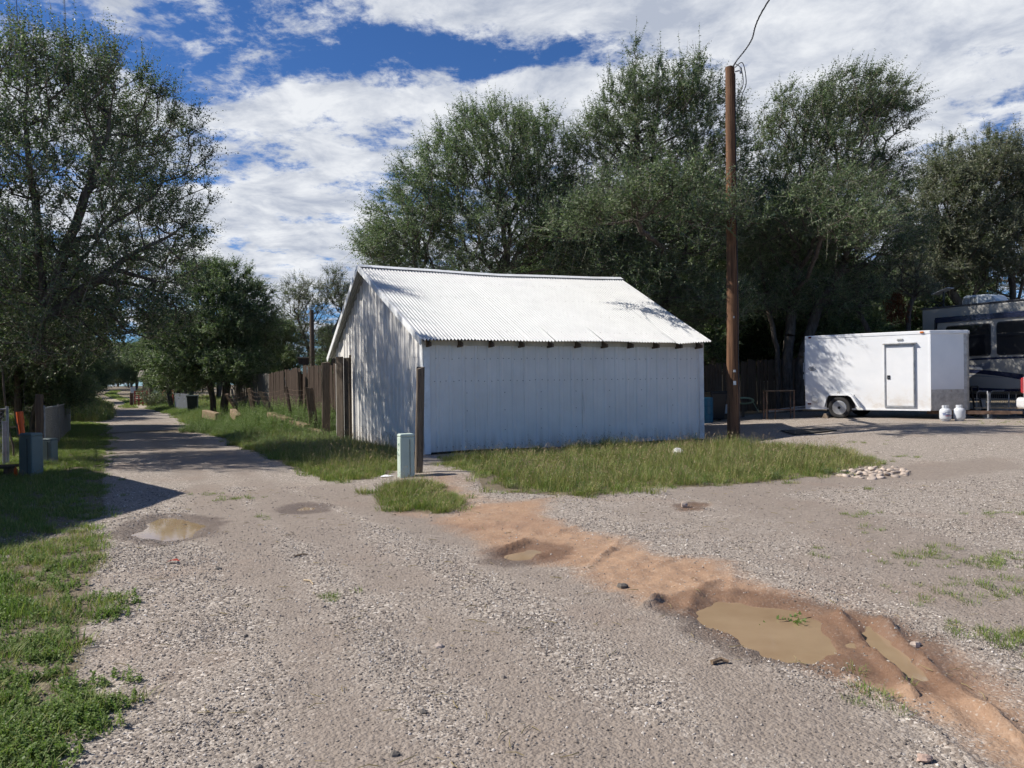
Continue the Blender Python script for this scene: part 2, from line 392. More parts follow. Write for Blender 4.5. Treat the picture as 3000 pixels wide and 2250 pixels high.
    s = NT('twig'); s.set((.27, .24, .205), .9, spec=.15)
    s = NT('dead_twig'); s.set((.20, .18, .155), .9, spec=.15)
    # leaves: colour differs leaf by leaf; a waxy upper side, some light passes through
    def leaf(name, stops, trans=.30, rough=.55, spec=.35):
        s = NT(name); g = s.n('ShaderNodeNewGeometry'); oi = s.n('ShaderNodeObjectInfo')
        c = s.ramp(g.outputs['Random Per Island'], stops)
        c2 = s.mix(s.rng_(s.noise(s.coord('Object'), .55, 3, .5), .35, .65, 0, .35), c, stops[-1][1]); s.set(c2, rough, spec=spec)
        tr = s.n('ShaderNodeBsdfTranslucent'); s.link(s.mix(1.0, c2, (.92, 1.18, .58), 'MULTIPLY'), tr.inputs[0])
        mx = s.n('ShaderNodeMixShader'); mx.inputs[0].default_value = trans
        s.link(s.bsdf.outputs[0], mx.inputs[1]); s.link(tr.outputs[0], mx.inputs[2]); s.link(mx.outputs[0], s.out.inputs[0]); return s
    leaf('leaf_elm', [(0, (.034, .056, .027)), (.4, (.085, .130, .058)), (.75, (.155, .208, .102)), (1, (.28, .315, .18))])
    leaf('leaf_dark', [(0, (.027, .045, .023)), (.4, (.066, .102, .047)), (.75, (.128, .174, .087)), (1, (.25, .285, .16))], .26)
    leaf('leaf_grey', [(0, (.065, .076, .050)), (.5, (.13, .145, .095)), (1, (.22, .225, .15))])
    leaf('leaf_dry', [(0, (.06, .022, .012)), (.5, (.12, .045, .024)), (1, (.19, .08, .04))], .15, .8, .15)
    leaf('grass_blade', [(0, (.10, .125, .034)), (.4, (.185, .215, .06)), (.75, (.29, .29, .105)), (1, (.46, .39, .20))], .35, .6, .25)
    leaf('grass_lush', [(0, (.075, .135, .026)), (.5, (.145, .225, .05)), (.9, (.215, .29, .075)), (1, (.32, .33, .12))], .35, .55, .3)
    leaf('grass_dry', [(0, (.16, .13, .06)), (.5, (.28, .22, .11)), (1, (.42, .34, .19))], .3, .8, .15)
    leaf('weed_leaf', [(0, (.07, .12, .03)), (.5, (.125, .185, .05)), (1, (.21, .26, .09))], .35, .6, .25)
    leaf('weed_pale', [(0, (.12, .17, .07)), (.5, (.19, .235, .11)), (1, (.38, .40, .26))], .35, .6, .25)
    leaf('seed_head', [(0, (.14, .09, .06)), (.5, (.26, .19, .12)), (1, (.40, .32, .21))], .3, .8, .1)
    # stones: each island or instance its own tone
    s = NT('gravel_stone'); oi = s.n('ShaderNodeObjectInfo'); v = s.coord('Object')
    c = s.ramp(oi.outputs['Random'], [(0, (.085, .073, .064)), (.2, (.165, .141, .121)), (.5, (.275, .238, .203)), (.8, (.385, .34, .294)), (.94, (.52, .468, .415)), (1, (.74, .69, .63))])
    c = s.mix(s.rng_(s.noise(v, 3.0, 4, .6), .35, .7, 0, .35), c, (.16, .13, .115)); s.set(c, .85, spec=.25)
    s = NT('puddle_water'); v = s.coord('Object'); c = s.ramp(s.noise(v, 2.2, 5, .55), [(.3, (.255, .175, .105)), (.7, (.33, .24, .15))])
    s.set(c, .035, spec=.38); s.bump(s.noise(v, 14, 2, .5), .012, .01)
make_mats()
def ground_mat():
    s = NT('ground_mix')
    tc = s.n('ShaderNodeTexCoord'); v = tc.outputs['Object']
    def attr(n): a = s.n('ShaderNodeAttribute', attribute_name=n); return a.outputs['Fac']
    mud, wet, soil, trk, pack = attr('mud'), attr('wet'), attr('soil'), attr('track'), attr('packed')
    nbig = s.noise(v, .55, 5, .6); nmid = s.noise(v, 3.0, 6, .65); nfine = s.noise(v, 22, 5, .65)
    # gravel: three sizes of stone
    c1 = s.voro(v, 85); c2 = s.voro(v, 46); d1 = s.voro(v, 85, 'Distance'); d2 = s.voro(v, 46, 'Distance')
    def g(col):
        sp = s.n('ShaderNodeSeparateColor'); s.link(col, sp.inputs[0]); return sp.outputs[0]
    stops = [(0, (.115, .094, .078)), (.25, (.195, .162, .135)), (.55, (.280, .238, .198)), (.85, (.385, .335, .285)), (1, (.66, .60, .53))]
    c0 = s.voro(v, 110); ca = s.mix(.5, s.ramp(g(c1), stops), s.ramp(g(c0), stops)); cb = s.ramp(g(c2), stops)
    gr = s.mix(s.rng_(nmid, .42, .60), ca, cb)
    fines = s.ramp(nfine, [(.3, (.18, .146, .119)), (.7, (.285, .238, .199))])
    pk = s.rng_(s.math('ADD', pack, s.math('MULTIPLY', s.math('SUBTRACT', s.noise(v, 1.6, 8, .72), .5), 1.3)), .25, .85, .12, .92)
    gr = s.mix(pk, gr, fines)
    gr = s.mix(s.rng_(nbig, .5, .74, 0, .45), gr, (.235, .17, .13))
    # far off the stones blur into one pale tone
    # mud: dry orange to wet brown
    md = s.ramp(nmid, [(.25, (.245, .145, .087)), (.6, (.345, .218, .134)), (.85, (.415, .285, .188))])
    md = s.mix(s.rng_(nfine, .55, .75, 0, .5), md, (.22, .12, .07))
    st = s.rng_(g(c1), .93, .97); md = s.mix(s.math('MULTIPLY', st, .35), md, ca); md = s.mix(s.rng_(nbig, .42, .66, 0, .55), md, (.235, .135, .085))
    edge = s.math('ADD', mud, s.math('MULTIPLY', s.math('SUBTRACT', s.noise(v, 1.9, 10, .76), .5), 1.35))
    fm = s.math('MULTIPLY', s.rng_(edge, .28, 1.0, 0, .92), s.rng_(s.math('SUBTRACT', g(c1), s.math('MULTIPLY', mud, .55)), .60, .35, .25, 1.0))
    c = s.mix(fm, gr, md)
    so_ = s.ramp(nfine, [(.3, (.085, .064, .042)), (.6, (.155, .125, .075)), (.8, (.24, .20, .12))])
    c = s.mix(s.rng_(s.math('ADD', soil, s.math('MULTIPLY', s.math('SUBTRACT', s.noise(v, 4, 6, .7), .5), .9)), .4, .65, 0, .85), c, so_)
    tr = s.ramp(nmid, [(.3, (.36, .29, .22)), (.7, (.46, .39, .31))])
    c = s.mix(s.rng_(s.math('ADD', trk, s.math('MULTIPLY', s.math('SUBTRACT', nmid, .5), .4)), .4, .6, 0, .9), c, tr)
    w = s.rng_(s.math('ADD', wet, s.math('MULTIPLY', s.math('SUBTRACT', s.noise(v, 6, 6, .7), .5), .7)), .3, .75)
    c = s.mix(w, c, s.mix(1.0, c, (.60, .56, .54), 'MULTIPLY'))
    s.set(c, s.math('SUBTRACT', .95, s.math('MULTIPLY', w, .45)), spec=.3)
    hs = s.math('ADD', s.math('MULTIPLY', s.math('SUBTRACT', 1.0, d1), .5), s.math('SUBTRACT', 1.0, d2))
    hs = s.math('ADD', s.math('MULTIPLY', hs, s.math('SUBTRACT', 1.0, s.math('MULTIPLY', fm, .75))), s.math('MULTIPLY', nfine, 1.2))
    s.bump(hs, .7, .011)
ground_mat()
# ---------------------------------------------------------------- ground
def zz(pts, ox=1200, oy=1300, k=.8137):      # points read off an enlarged crop -> photograph pixels
    return [(ox + k * x, oy + k * y) for x, y in pts]
PUDDLE = {
 'left': poly_world([(385, 1562), (420, 1535), (470, 1514), (540, 1518), (610, 1535), (585, 1556), (555, 1575), (500, 1584), (440, 1581), (400, 1572)]),
 'small': poly_world([(1482, 1626), (1530, 1606), (1570, 1600), (1612, 1614), (1592, 1634), (1500, 1641)]),
 'large': poly_world(zz([(1015, 585), (1100, 556), (1250, 572), (1400, 588), (1490, 640), (1545, 700), (1555, 745), (1470, 782), (1300, 752), (1150, 690), (1060, 632)])),
 'rut': poly_world(zz([(1590, 668), (1660, 648), (1735, 698), (1815, 775), (1848, 836), (1765, 824), (1680, 762)])),
 'seep': poly_world([(858, 1490), (890, 1482), (925, 1487), (905, 1496), (870, 1496)])}
MUD = poly_world(zz([(60, 285), (200, 225), (300, 215), (520, 195), (500, 255), (620, 300), (760, 335), (900, 400), (1150, 430), (1260, 505), (1500, 585), (1620, 605), (1740, 640), (1900, 735),
                     (2050, 830), (2230, 940), (2500, 1150), (2500, 1400), (2300, 1350), (2110, 1167), (1900, 1010), (1700, 915), (1450, 825), (1250, 755), (1100, 690), (1000, 620), (870, 605), (700, 540), (560, 460), (420, 425), (290, 410), (190, 330)]))
MUD2 = poly_world([(1240, 1400), (1380, 1400), (1450, 1450), (1600, 1470), (1560, 1490), (1400, 1500), (1330, 1520), (1180, 1530), (1080, 1500), (1150, 1490)])
MUD3 = poly_world([(1960, 1480), (2030, 1468), (2090, 1478), (2060, 1500), (1980, 1502)])
RIDGES = [(zz([(1545, 615), (1575, 650), (1640, 720), (1740, 820), (1800, 900)]), .050, .055), (zz([(1700, 640), (1745, 685), (1830, 770), (1950, 868), (2090, 975), (2200, 1060)]), .050, .05),
          (zz([(995, 605), (1030, 548), (1062, 520), (1110, 500)]), .022, .08), (zz([(846, 596), (905, 556)]), .045, .05), (zz([(290, 402), (380, 372), (440, 348)]), .045, .06),
          (zz([(455, 412), (512, 384)]), .04, .05), (zz([(1150, 560), (1165, 500), (1160, 440)]), .014, .05), (zz([(640, 450), (770, 345)]), .022, .05), (zz([(480, 330), (700, 270)]), .018, .05)]
RIDGES += [(zz([(1600, 640), (1690, 715), (1790, 812), (1860, 890), (1990, 1010)]), .018, .04), (zz([(1660, 630), (1790, 745), (1900, 850), (2040, 965)]), .018, .04), (zz([(1480, 790), (1600, 850), (1760, 950), (1900, 1050), (2050, 1180)]), .022, .045), (zz([(700, 400), (850, 330), (1000, 290)]), .014, .04), (zz([(820, 470), (960, 420), (1100, 395)]), .014, .04)]
RIDGES = [(poly_world(p), h, w) for p, h, w in RIDGES]
G = {}
G['shed_front'] = [(1385, 1402), (1405, 1432), (1500, 1446), (1640, 1454), (1760, 1454), (1850, 1442), (1900, 1432), (2050, 1428), (2200, 1420), (2330, 1404), (2440, 1390), (2560, 1362), (2575, 1346), (2500, 1334), (2400, 1312), (2060, 1298), (1700, 1312), (1380, 1338), (1300, 1344), (1290, 1362), (1370, 1380)]
G['shed_tuft'] = [(1082, 1452), (1130, 1432), (1240, 1425), (1330, 1442), (1362, 1480), (1330, 1502), (1270, 1512), (1180, 1496), (1110, 1480)]
G['shed_left'] = [(1170, 1345), (1150, 1392), (1080, 1408), (1000, 1414), (930, 1397), (860, 1372), (780, 1342), (690, 1302), (600, 1262), (500, 1212), (430, 1197), (540, 1190), (620, 1200), (700, 1215), (800, 1232), (900, 1255), (960, 1262), (985, 1270), (1030, 1300), (1160, 1322)]
G['left_front'] = [(-500, 1640), (0, 1640), (100, 1590), (230, 1545), (300, 1565), (310, 1620), (275, 1700), (290, 1780), (250, 1880), (270, 1920), (235, 2000), (250, 2090), (180, 2250), (100, 2500), (-700, 2500)]
G['left_shade'] = [(-500, 1640), (0, 1640), (230, 1540), (318, 1500), (305, 1400), (322, 1290), (312, 1240), (170, 1235), (0, 1262), (-400, 1280)]
G['alley_left'] = [(190, 1235), (180, 1200), (250, 1190), (318, 1193), (325, 1225), (300, 1236)]
G['alley_right'] = [(400, 1176), (455, 1196), (500, 1214), (600, 1218), (640, 1200), (560, 1185), (500, 1176), (430, 1170)]
GP = {k: poly_world(v) for k, v in G.items()}
TRACKS = [(poly_world([(1080, 2400), (1000, 2100), (900, 1850), (760, 1650), (640, 1480), (520, 1340), (420, 1250), (370, 1210)]), .42), (poly_world([(1900, 2400), (1500, 2000), (1200, 1740), (1000, 1590), (860, 1490), (720, 1390), (560, 1290), (440, 1225)]), .5), (poly_world([(2300, 2100), (1700, 1750), (1300, 1560), (1100, 1480), (940, 1430)]), .5), (poly_world([(3000, 1800), (2600, 1580), (2300, 1480), (2150, 1440), (2900, 1360)]), .6)]
LEAN = np.array([-.47, .883])
def alley_frame(x, y):
    """u along the alley from the camera's side, w across it (0 = middle)"""
    ox, oy = -4.6, 12.0
    return (x - ox) * -.47 + (y - oy) * .883, (x - ox) * .883 + (y - oy) * .47
def fields(x, y):
    """ground height and the masks of what lies on it"""
    z = base_ground(x, y); mud = np.zeros_like(z); wet = np.zeros_like(z)
    near = (np.abs(x) < 16) & (y > 0) & (y < 26)
    X, Y = x[near], y[near]; zn = np.zeros_like(X)
    zn += (vnoise(X, Y, 1.7, 1) - .5) * .035 + (vnoise(X, Y, .45, 2) - .5) * .014 + (vnoise(X, Y, .14, 3) - .5) * .008
    m = sm((sdist(X, Y, MUD) + .42 + .15 * sm((X - 1.5) / 2)) / .80); m = np.maximum(m, .70 * sm((sdist(X, Y, MUD2) + .3) / .8)); m = np.maximum(m, .75 * sm((sdist(X, Y, MUD3) + .2) / .4))
    lump = (vnoise(X, Y, .10, 5) - .5) * .022 * m + (vnoise(X, Y, .05, 6) - .5) * .012 * m; zn += lump
    w = np.zeros_like(X)
    for k, p in PUDDLE.items():
        jit = (vnoise(X, Y, .22, 8) - .5) * .16 + (vnoise(X, Y, .07, 9) - .5) * .06
        sd = sdist(X, Y, p) + jit
        dep = {'left': .05, 'small': .05, 'large': .07, 'rut': .07, 'seep': .03}[k]
        zn = np.where(sd > -.30, zn * (1 - sm((sd + .30) / .30)) - dep * sm((sd + .12) / .34), zn)
        w = np.maximum(w, sm((sd + .50) / .50))
    for p, h, wd in RIDGES:
        d = seg_dist(X, Y, p); zn += 1.1 * h * np.exp(-(d / (wd * .62)) ** 2) * (.35 + 1.1 * vnoise(X, Y, .09, 13))
        w = np.maximum(w, .35 * np.exp(-(d / (wd * 2.0)) ** 2))
    d = np.minimum(seg_dist(X, Y, poly_world(zz([(1650, 700), (1850, 840), (2000, 990), (2150, 1130)]))), 9)
    zn -= .010 * np.exp(-(d / .16) ** 2); w = np.maximum(w, .28 * sm((sdist(X, Y, MUD) + .05) / .3) * sm((X - 1.0) / 1.2) * sm((7.0 - Y) / 1.6))
    w = np.maximum(w, .8 * sm((sdist(X, Y, MUD3) + .15) / .3))
    zn += .10 * np.exp(-(((X + .9) / 1.3) ** 2 + ((Y - 12.6) / .9) ** 2))       # low mound by the corner post
    z[near] += zn; mud[near] = m; wet[near] = w
    far = ~near & (np.abs(x) < 60) & (y < 160)
    z[far] += (vnoise(x[far], y[far], 3.0, 1) - .5) * .06
    soil = np.zeros_like(z)
    for k, p in GP.items(): soil = np.maximum(soil, sm((sdist(x, y, p) + .15) / .35))
    u, wv = alley_frame(x, y)
    off = wv - .8 * np.sin(np.clip(u - 50, 0, 400) / 9.0) * sm((u - 50) / 12)
    soil = np.maximum(soil, sm((u - 22) / 8) * sm((np.abs(off + .2) - 2.6) / 1.0) * sm((-x - 5) / 3))
    soil = np.maximum(soil, sm((y - 26) / 5))
    soil = soil * np.where((u > 20) & (np.abs(off + .2) < 2.6) & (u < 48), 0, 1)
    trk = sm((u - 46) / 5) * np.maximum(np.exp(-((off - .9) / .55) ** 2), np.exp(-((off + 1.0) / .55) ** 2)) * (x < 0)
    return z, mud, wet, soil, trk
def packed(x, y):
    """wheel tracks and worn ground where the stones are pressed into fines"""
    p = np.zeros_like(x)
    for pts, wd in TRACKS: p = np.maximum(p, np.exp(-(seg_dist(x, y, pts) / wd) ** 2))
    return np.clip(p * .95 + (vnoise(x, y, 2.3, 51) - .45) * .9 + (vnoise(x, y, .8, 52) - .5) * .4, 0, 1)
def axis(breaks):
    out = []
    for a, b, st in breaks: out += list(np.arange(a, b - 1e-6, st))
    out.append(breaks[-1][1]); return np.array(out)
xs = axis([(-420, -120, 30), (-120, -40, 5), (-40, -14, .8), (-14, -7, .25), (-7, .5, .055), (.5, 4.6, .032), (4.6, 8.5, .055), (8.5, 16, .22), (16, 40, .9), (40, 120, 5), (120, 420, 30)])
ys = axis([(-60, -10, 5), (-10, 1.5, .8), (1.5, 4, .055), (4, 8.2, .032), (8.2, 14.5, .055), (14.5, 30, .2), (30, 70, .8), (70, 160, 2.5), (160, 460, 20)])
gx, gy = np.meshgrid(xs, ys); gz, gm, gw, gs, gt = fields(gx.ravel(), gy.ravel())
nx, ny = len(xs), len(ys)
idx = np.arange(nx * ny).reshape(ny, nx)
fcs = np.stack([idx[:-1, :-1], idx[:-1, 1:], idx[1:, 1:], idx[1:, :-1]], -1).reshape(-1, 4)
ground = np_mesh('ground', np.stack([gx.ravel(), gy.ravel(), gz], 1), fcs, 'ground_mix', smooth=True); tag(ground, kind='structure')
for nme, arr in (('mud', gm), ('wet', gw), ('soil', gs), ('track', gt), ('packed', packed(gx.ravel(), gy.ravel()))):
    a = ground.data.attributes.new(nme, 'FLOAT', 'POINT'); a.data.foreach_set('value', arr.astype(np.float32))
def gz_at(x, y):
    """height of the finished ground at a few points"""
    x = np.atleast_1d(np.asarray(x, float)); y = np.atleast_1d(np.asarray(y, float))
    i = np.clip(np.searchsorted(xs, x) - 1, 0, nx - 2); j = np.clip(np.searchsorted(ys, y) - 1, 0, ny - 2)
    fx = (x - xs[i]) / (xs[i + 1] - xs[i]); fy = (y - ys[j]) / (ys[j + 1] - ys[j]); Z = gz.reshape(ny, nx)
    return (Z[j, i] * (1 - fx) + Z[j, i + 1] * fx) * (1 - fy) + (Z[j + 1, i] * (1 - fx) + Z[j + 1, i + 1] * fx) * fy
def gp(px, py, lift=0.0):
    """point of the finished ground under a pixel"""
    p = on_ground(px, py); p.z = float(gz_at(p.x, p.y)[0]) + lift; return p
def gnear(x, y):
    return float(gz_at(x, y)[0])
PLEV = {'left': -.018, 'small': -.016, 'large': -.020, 'rut': -.019, 'seep': -.012}
for k, p in PUDDLE.items():
    c = np.mean(p, 0); bz = float(base_ground(c[0], c[1])) + PLEV[k]
    ring = [(c[0] + (q[0] - c[0]) * 1.22, c[1] + (q[1] - c[1]) * 1.22, bz) for q in p]
    ob = MB().add(ring, [tuple(range(len(ring)))]).build('puddle', 'puddle_water'); tag(ob, kind='structure')
# ---------------------------------------------------------------- scatter by geometry nodes
def source(name, verts, faces, mnames, fm=None, smooth=False):
    me = bpy.data.meshes.new(name); me.from_pydata([tuple(v) for v in verts], [], [tuple(f) for f in faces]); me.update()
    for m in mnames: me.materials.append(MATS[m])
    if fm is not None: me.polygons.foreach_set('material_index', np.asarray(fm, np.int32))
    if smooth: me.polygons.foreach_set('use_smooth', [True] * len(me.polygons))
    return bpy.data.objects.new(name, me)
def scatter(name, pts, rots, scl, sources):
    """one object whose points each carry an instance of one of the source meshes"""
    pts = np.asarray(pts, np.float32); n = len(pts)
    me = bpy.data.meshes.new(name); me.vertices.add(n); me.vertices.foreach_set('co', pts.ravel())
    a = me.attributes.new('rot', 'FLOAT_VECTOR', 'POINT'); a.data.foreach_set('vector', np.asarray(rots, np.float32).ravel())
    scl = np.asarray(scl, np.float32)
    if scl.ndim == 1: scl = np.repeat(scl[:, None], 3, 1)
    a = me.attributes.new('scl', 'FLOAT_VECTOR', 'POINT'); a.data.foreach_set('vector', scl.ravel())
    a = me.attributes.new('pick', 'INT', 'POINT'); a.data.foreach_set('value', rng.integers(0, len(sources), n).astype(np.int32))
    ob = bpy.data.objects.new(name, me); COL.objects.link(ob)
    ng = bpy.data.node_groups.new(name, 'GeometryNodeTree')
    ng.interface.new_socket('Geometry', in_out='INPUT', socket_type='NodeSocketGeometry'); ng.interface.new_socket('Geometry', in_out='OUTPUT', socket_type='NodeSocketGeometry')
    N, L = ng.nodes, ng.links; gi = N.new('NodeGroupInput'); go = N.new('NodeGroupOutput')
    ip = N.new('GeometryNodeInstanceOnPoints'); g2i = N.new('GeometryNodeGeometryToInstance')
    for so_ in reversed(sources):
        oi = N.new('GeometryNodeObjectInfo'); oi.inputs['Object'].default_value = so_; L.new(oi.outputs['Geometry'], g2i.inputs[0])
    def na(nm, t):
        x = N.new('GeometryNodeInputNamedAttribute'); x.data_type = t; x.inputs[0].default_value = nm; return x.outputs[0]
    L.new(gi.outputs[0], ip.inputs['Points']); L.new(g2i.outputs[0], ip.inputs['Instance']); ip.inputs['Pick Instance'].default_value = True
    L.new(na('pick', 'INT'), ip.inputs['Instance Index']); L.new(na('scl', 'FLOAT_VECTOR'), ip.inputs['Scale'])
    e2r = N.new('FunctionNodeEulerToRotation'); L.new(na('rot', 'FLOAT_VECTOR'), e2r.inputs[0]); L.new(e2r.outputs[0], ip.inputs['Rotation'])
    L.new(ip.outputs[0], go.inputs[0]); md = ob.modifiers.new('scatter', 'NODES'); md.node_group = ng
    return ob
def stone_src(i):
    q = random.Random(100 + i); b = MB(); b.blob((0, 0, 0), (q.uniform(.42, .6), q.uniform(.35, .5), q.uniform(.24, .38)), 40 + i, 6, rough=.28)
    return source('gravel_stone', b.v, b.f, ['gravel_stone'])
STONES = [stone_src(i) for i in range(7)]
def in_view(x, y, marg=.8):
    return (np.abs(x) < y * .70 + marg)
def gravel(ymin, ymax, dens, smin, smax, pw=2.0):
    wmax = ymax * .70 + .8; n = int(2 * wmax * (ymax - ymin) * dens)
    x = rng.uniform(-wmax, wmax, n); y = rng.uniform(ymin, ymax, n); k = in_view(x, y); x, y = x[k], y[k]
    _, mud, wet, soil, trk = fields(x, y)
    patch = vnoise(x, y, .9, 21) * .6 + vnoise(x, y, .3, 22) * .4
    p = np.clip(1.5 * patch - .05, .12, 1) * (1 - .85 * sm((packed(x, y) - .15) / .6)) * (1 - .96 * sm((mud + (vnoise(x, y, .25, 23) - .5) * .7 - .25) / .5)) * (1 - .75 * sm(soil))
    for q in PUDDLE.values(): p = p * (sdist(x, y, q) < .04)
    k = rng.uniform(0, 1, len(x)) < p; x, y = x[k], y[k]; n = len(x)
    s_ = smin + (smax - smin) * rng.uniform(0, 1, n) ** pw
    z = gz_at(x, y) + s_ * .10
    return np.stack([x, y, z], 1), np.stack([rng.uniform(-.5, .5, n), rng.uniform(-.5, .5, n), rng.uniform(0, 6.28, n)], 1), s_
ga = [gravel(2.4, 5.2, 4600, .006, .018, 2.4), gravel(5.2, 8.5, 1700, .009, .021, 2.2), gravel(8.5, 12, 380, .012, .025, 2.0), gravel(2.6, 12, 7, .02, .04, 3.0)]
ob = scatter('gravel', np.concatenate([g[0] for g in ga]), np.concatenate([g[1] for g in ga]), np.concatenate([g[2] for g in ga]), STONES)
tag(ob, 'loose grey and tan gravel spread over the ground', 'gravel', kind='stuff')
# ---------------------------------------------------------------- grass and weeds
def blade_tuft(seed, n, h0, h1, spread, w, mats, bend=.5, seeds=0.0, lean=0.0):
    q = random.Random(seed); V, F_, FM = [], [], []
    for i in range(n):
        a = q.uniform(0, 6.283); r = spread * math.sqrt(q.random()); bx, by = r * math.cos(a), r * math.sin(a)
        h = q.uniform(h0, h1); da = a + q.uniform(-1.2, 1.2); out = h * q.uniform(.1, bend); ww = w * q.uniform(.7, 1.3)
        sx, sy = -math.sin(da) * ww, math.cos(da) * ww; o = len(V); m = q.randrange(len(mats))
        sd = q.random() < seeds; mi = m
        for t, k in ((0, 1), (.5, .85), (1, .12)):
            ox = bx + math.cos(da) * out * t * t + lean * h * t; oy = by + math.sin(da) * out * t * t; zt = h * t * (1 - .12 * t)
            V += [(ox + sx * k, oy + sy * k, zt), (ox - sx * k, oy - sy * k, zt)]
        F_ += [(o, o + 1, o + 3, o + 2), (o + 2, o + 3, o + 5, o + 4)]; FM += [mi, mi]
        if sd:      # a seed head on the stem
            tx, ty, tz = ox, oy, zt; L_ = h * q.uniform(.14, .24); dx, dy = math.cos(da), math.sin(da); wz = ww * 1.5 + .002
            o = len(V); V += [(tx, ty, tz), (tx + dx * L_ * .4 - dy * wz, ty + dy * L_ * .4 + dx * wz, tz + L_ * .5), (tx + dx * L_, ty + dy * L_, tz + L_ * .62), (tx + dx * L_ * .4 + dy * wz, ty + dy * L_ * .4 - dx * wz, tz + L_ * .5)]
            F_.append((o, o + 1, o + 2, o + 3)); FM.append(len(mats))
    return V, F_, FM
def grass_src(name, n_src, mats, **kw):
    out = []
    for i in range(n_src):
        V, F_, FM = blade_tuft(kw['seed'] + i, kw['n'], kw['h0'], kw['h1'], kw['spread'], kw['w'], mats, kw.get('bend', .5), kw.get('seeds', 0), kw.get('lean', 0))
        out.append(source(name, V, F_, mats + ['seed_head'], FM))
    return out
def leafy_src(name, seed, n_src, h0, h1, nstem, leaf, mats, spread, nl=14, flat=.5):
    out = []
    for k in range(n_src):
        q = random.Random(seed + k); V, F_, FM = [], [], []
        for i in range(nstem):
            a = q.uniform(0, 6.283); r = spread * math.sqrt(q.random()); bx, by = r * math.cos(a), r * math.sin(a); h = q.uniform(h0, h1)
            tx, ty = q.uniform(-.35, .35) * h, q.uniform(-.35, .35) * h
            for j in range(nl):
                t = (j + q.random()) / nl; p = Vector((bx + tx * t, by + ty * t, h * t)); d = Vector((q.uniform(-1, 1), q.uniform(-1, 1), q.uniform(-.2, flat))).normalized()
                sd = d.cross(Vector((0, 0, 1))).normalized() * leaf * .28; ll = leaf * q.uniform(.6, 1.25) * (1.1 - .5 * t); o = len(V)
                V += [tuple(p), tuple(p + d * ll * .5 + sd), tuple(p + d * ll), tuple(p + d * ll * .5 - sd)]; F_.append((o, o + 1, o + 2, o + 3)); FM.append(q.randrange(len(mats)))
            o = len(V); e = .0018; V += [(bx - e, by, 0), (bx + e, by, 0), (bx + tx + e, by + ty, h), (bx + tx - e, by + ty, h)]; F_.append((o, o + 1, o + 2, o + 3)); FM.append(0)
        out.append(source(name, V, F_, mats, FM))
    return out
SHORT = grass_src('short_tuft', 4, ['grass_lush', 'grass_blade'], seed=200, n=34, h0=.03, h1=.10, spread=.07, w=.0022, bend=.9)
LAWN = grass_src('lawn_tuft', 4, ['grass_blade', 'grass_lush', 'grass_lush'], seed=230, n=40, h0=.06, h1=.17, spread=.10, w=.003, bend=.8)
TALL = grass_src('tall_tuft', 5, ['grass_blade', 'grass_blade', 'grass_lush', 'grass_dry'], seed=260, n=46, h0=.12, h1=.36, spread=.11, w=.0028, bend=.55, seeds=.22)
STEM = grass_src('stem_tuft', 4, ['grass_dry', 'grass_blade'], seed=290, n=9, h0=.28, h1=.58, spread=.07, w=.0018, bend=.45, seeds=.9)
DRYT = grass_src('dry_tuft', 3, ['grass_dry', 'grass_blade'], seed=320, n=26, h0=.03, h1=.14, spread=.09, w=.0022, bend=1.2)
CLOVER = leafy_src('ground_weed', 350, 5, .03, .09, 9, .022, ['grass_lush', 'weed_leaf', 'grass_lush'], .07, 12, .8)
WEED = leafy_src('leafy_weed', 380, 5, .18, .50, 8, .055, ['weed_leaf', 'weed_pale', 'weed_pale'], .14, 18)
BUSHY = leafy_src('bushy_weed', 420, 4, .4, .9, 9, .07, ['weed_leaf', 'weed_pale'], .22, 24)
def sample(poly, dens, edge=.25, thin=None):
    P = np.array(poly); (x0, y0), (x1, y1) = P.min(0), P.max(0); n = int((x1 - x0 + 1) * (y1 - y0 + 1) * dens)
    x = rng.uniform(x0 - .5, x1 + .5, n); y = rng.uniform(y0 - .5, y1 + .5, n)
    sd = sdist(x, y, poly) + (vnoise(x, y, .5, 31) - .5) * .5 * min(1, edge * 3) + (vnoise(x, y, .15, 32) - .5) * .3
    k = rng.uniform(0, 1, n) < sm(sd / edge + .35)
    if thin is not None: k &= rng.uniform(0, 1, n) < thin(x, y)
    x, y = x[k], y[k]; return x, y, np.clip(sd[k] / .6, .25, 1)
def sow(name, items, label):
    Pt, Rt, St, Sr = [], [], [], []; base = 0; picks = []
    for (x, y, hs, srcs, s0, s1) in items:
        n = len(x)
        if n == 0: continue
        Pt.append(np.stack([x, y, gz_at(x, y) - .004], 1)); Rt.append(np.stack([rng.uniform(-.15, .15, n), rng.uniform(-.15, .15, n), rng.uniform(0, 6.28, n)], 1))
        s_ = rng.uniform(s0, s1, n); St.append(np.stack([s_, s_, s_ * hs], 1)); picks.append(base + rng.integers(0, len(srcs), n)); Sr += srcs; base += len(srcs)
    ob = scatter(name, np.concatenate(Pt), np.concatenate(Rt), np.concatenate(St), Sr)
    ob.data.attributes['pick'].data.foreach_set('value', np.concatenate(picks).astype(np.int32))
    tag(ob, label, 'grass', kind='stuff'); return ob
pat = lambda x, y: np.clip(2.2 * (vnoise(x, y, .7, 61) * .6 + vnoise(x, y, .25, 62) * .4) - .45, .08, 1)
x, y, e = sample(GP['shed_front'], 60, .8, pat); a1 = (x, y, .30 + .75 * e * (.55 + .7 * vnoise(x, y, .6, 63)), TALL, .5, 1.0)
x, y, e = sample(GP['shed_front'], 7, .5); a2 = (x, y, .4 + .5 * e, STEM, .5, .95)
x, y, e = sample(GP['shed_front'], 60, .9, lambda x, y: .35 + .65 * pat(x + 5, y)); a3 = (x, y, .5 + .4 * e, LAWN, .5, 1.05)
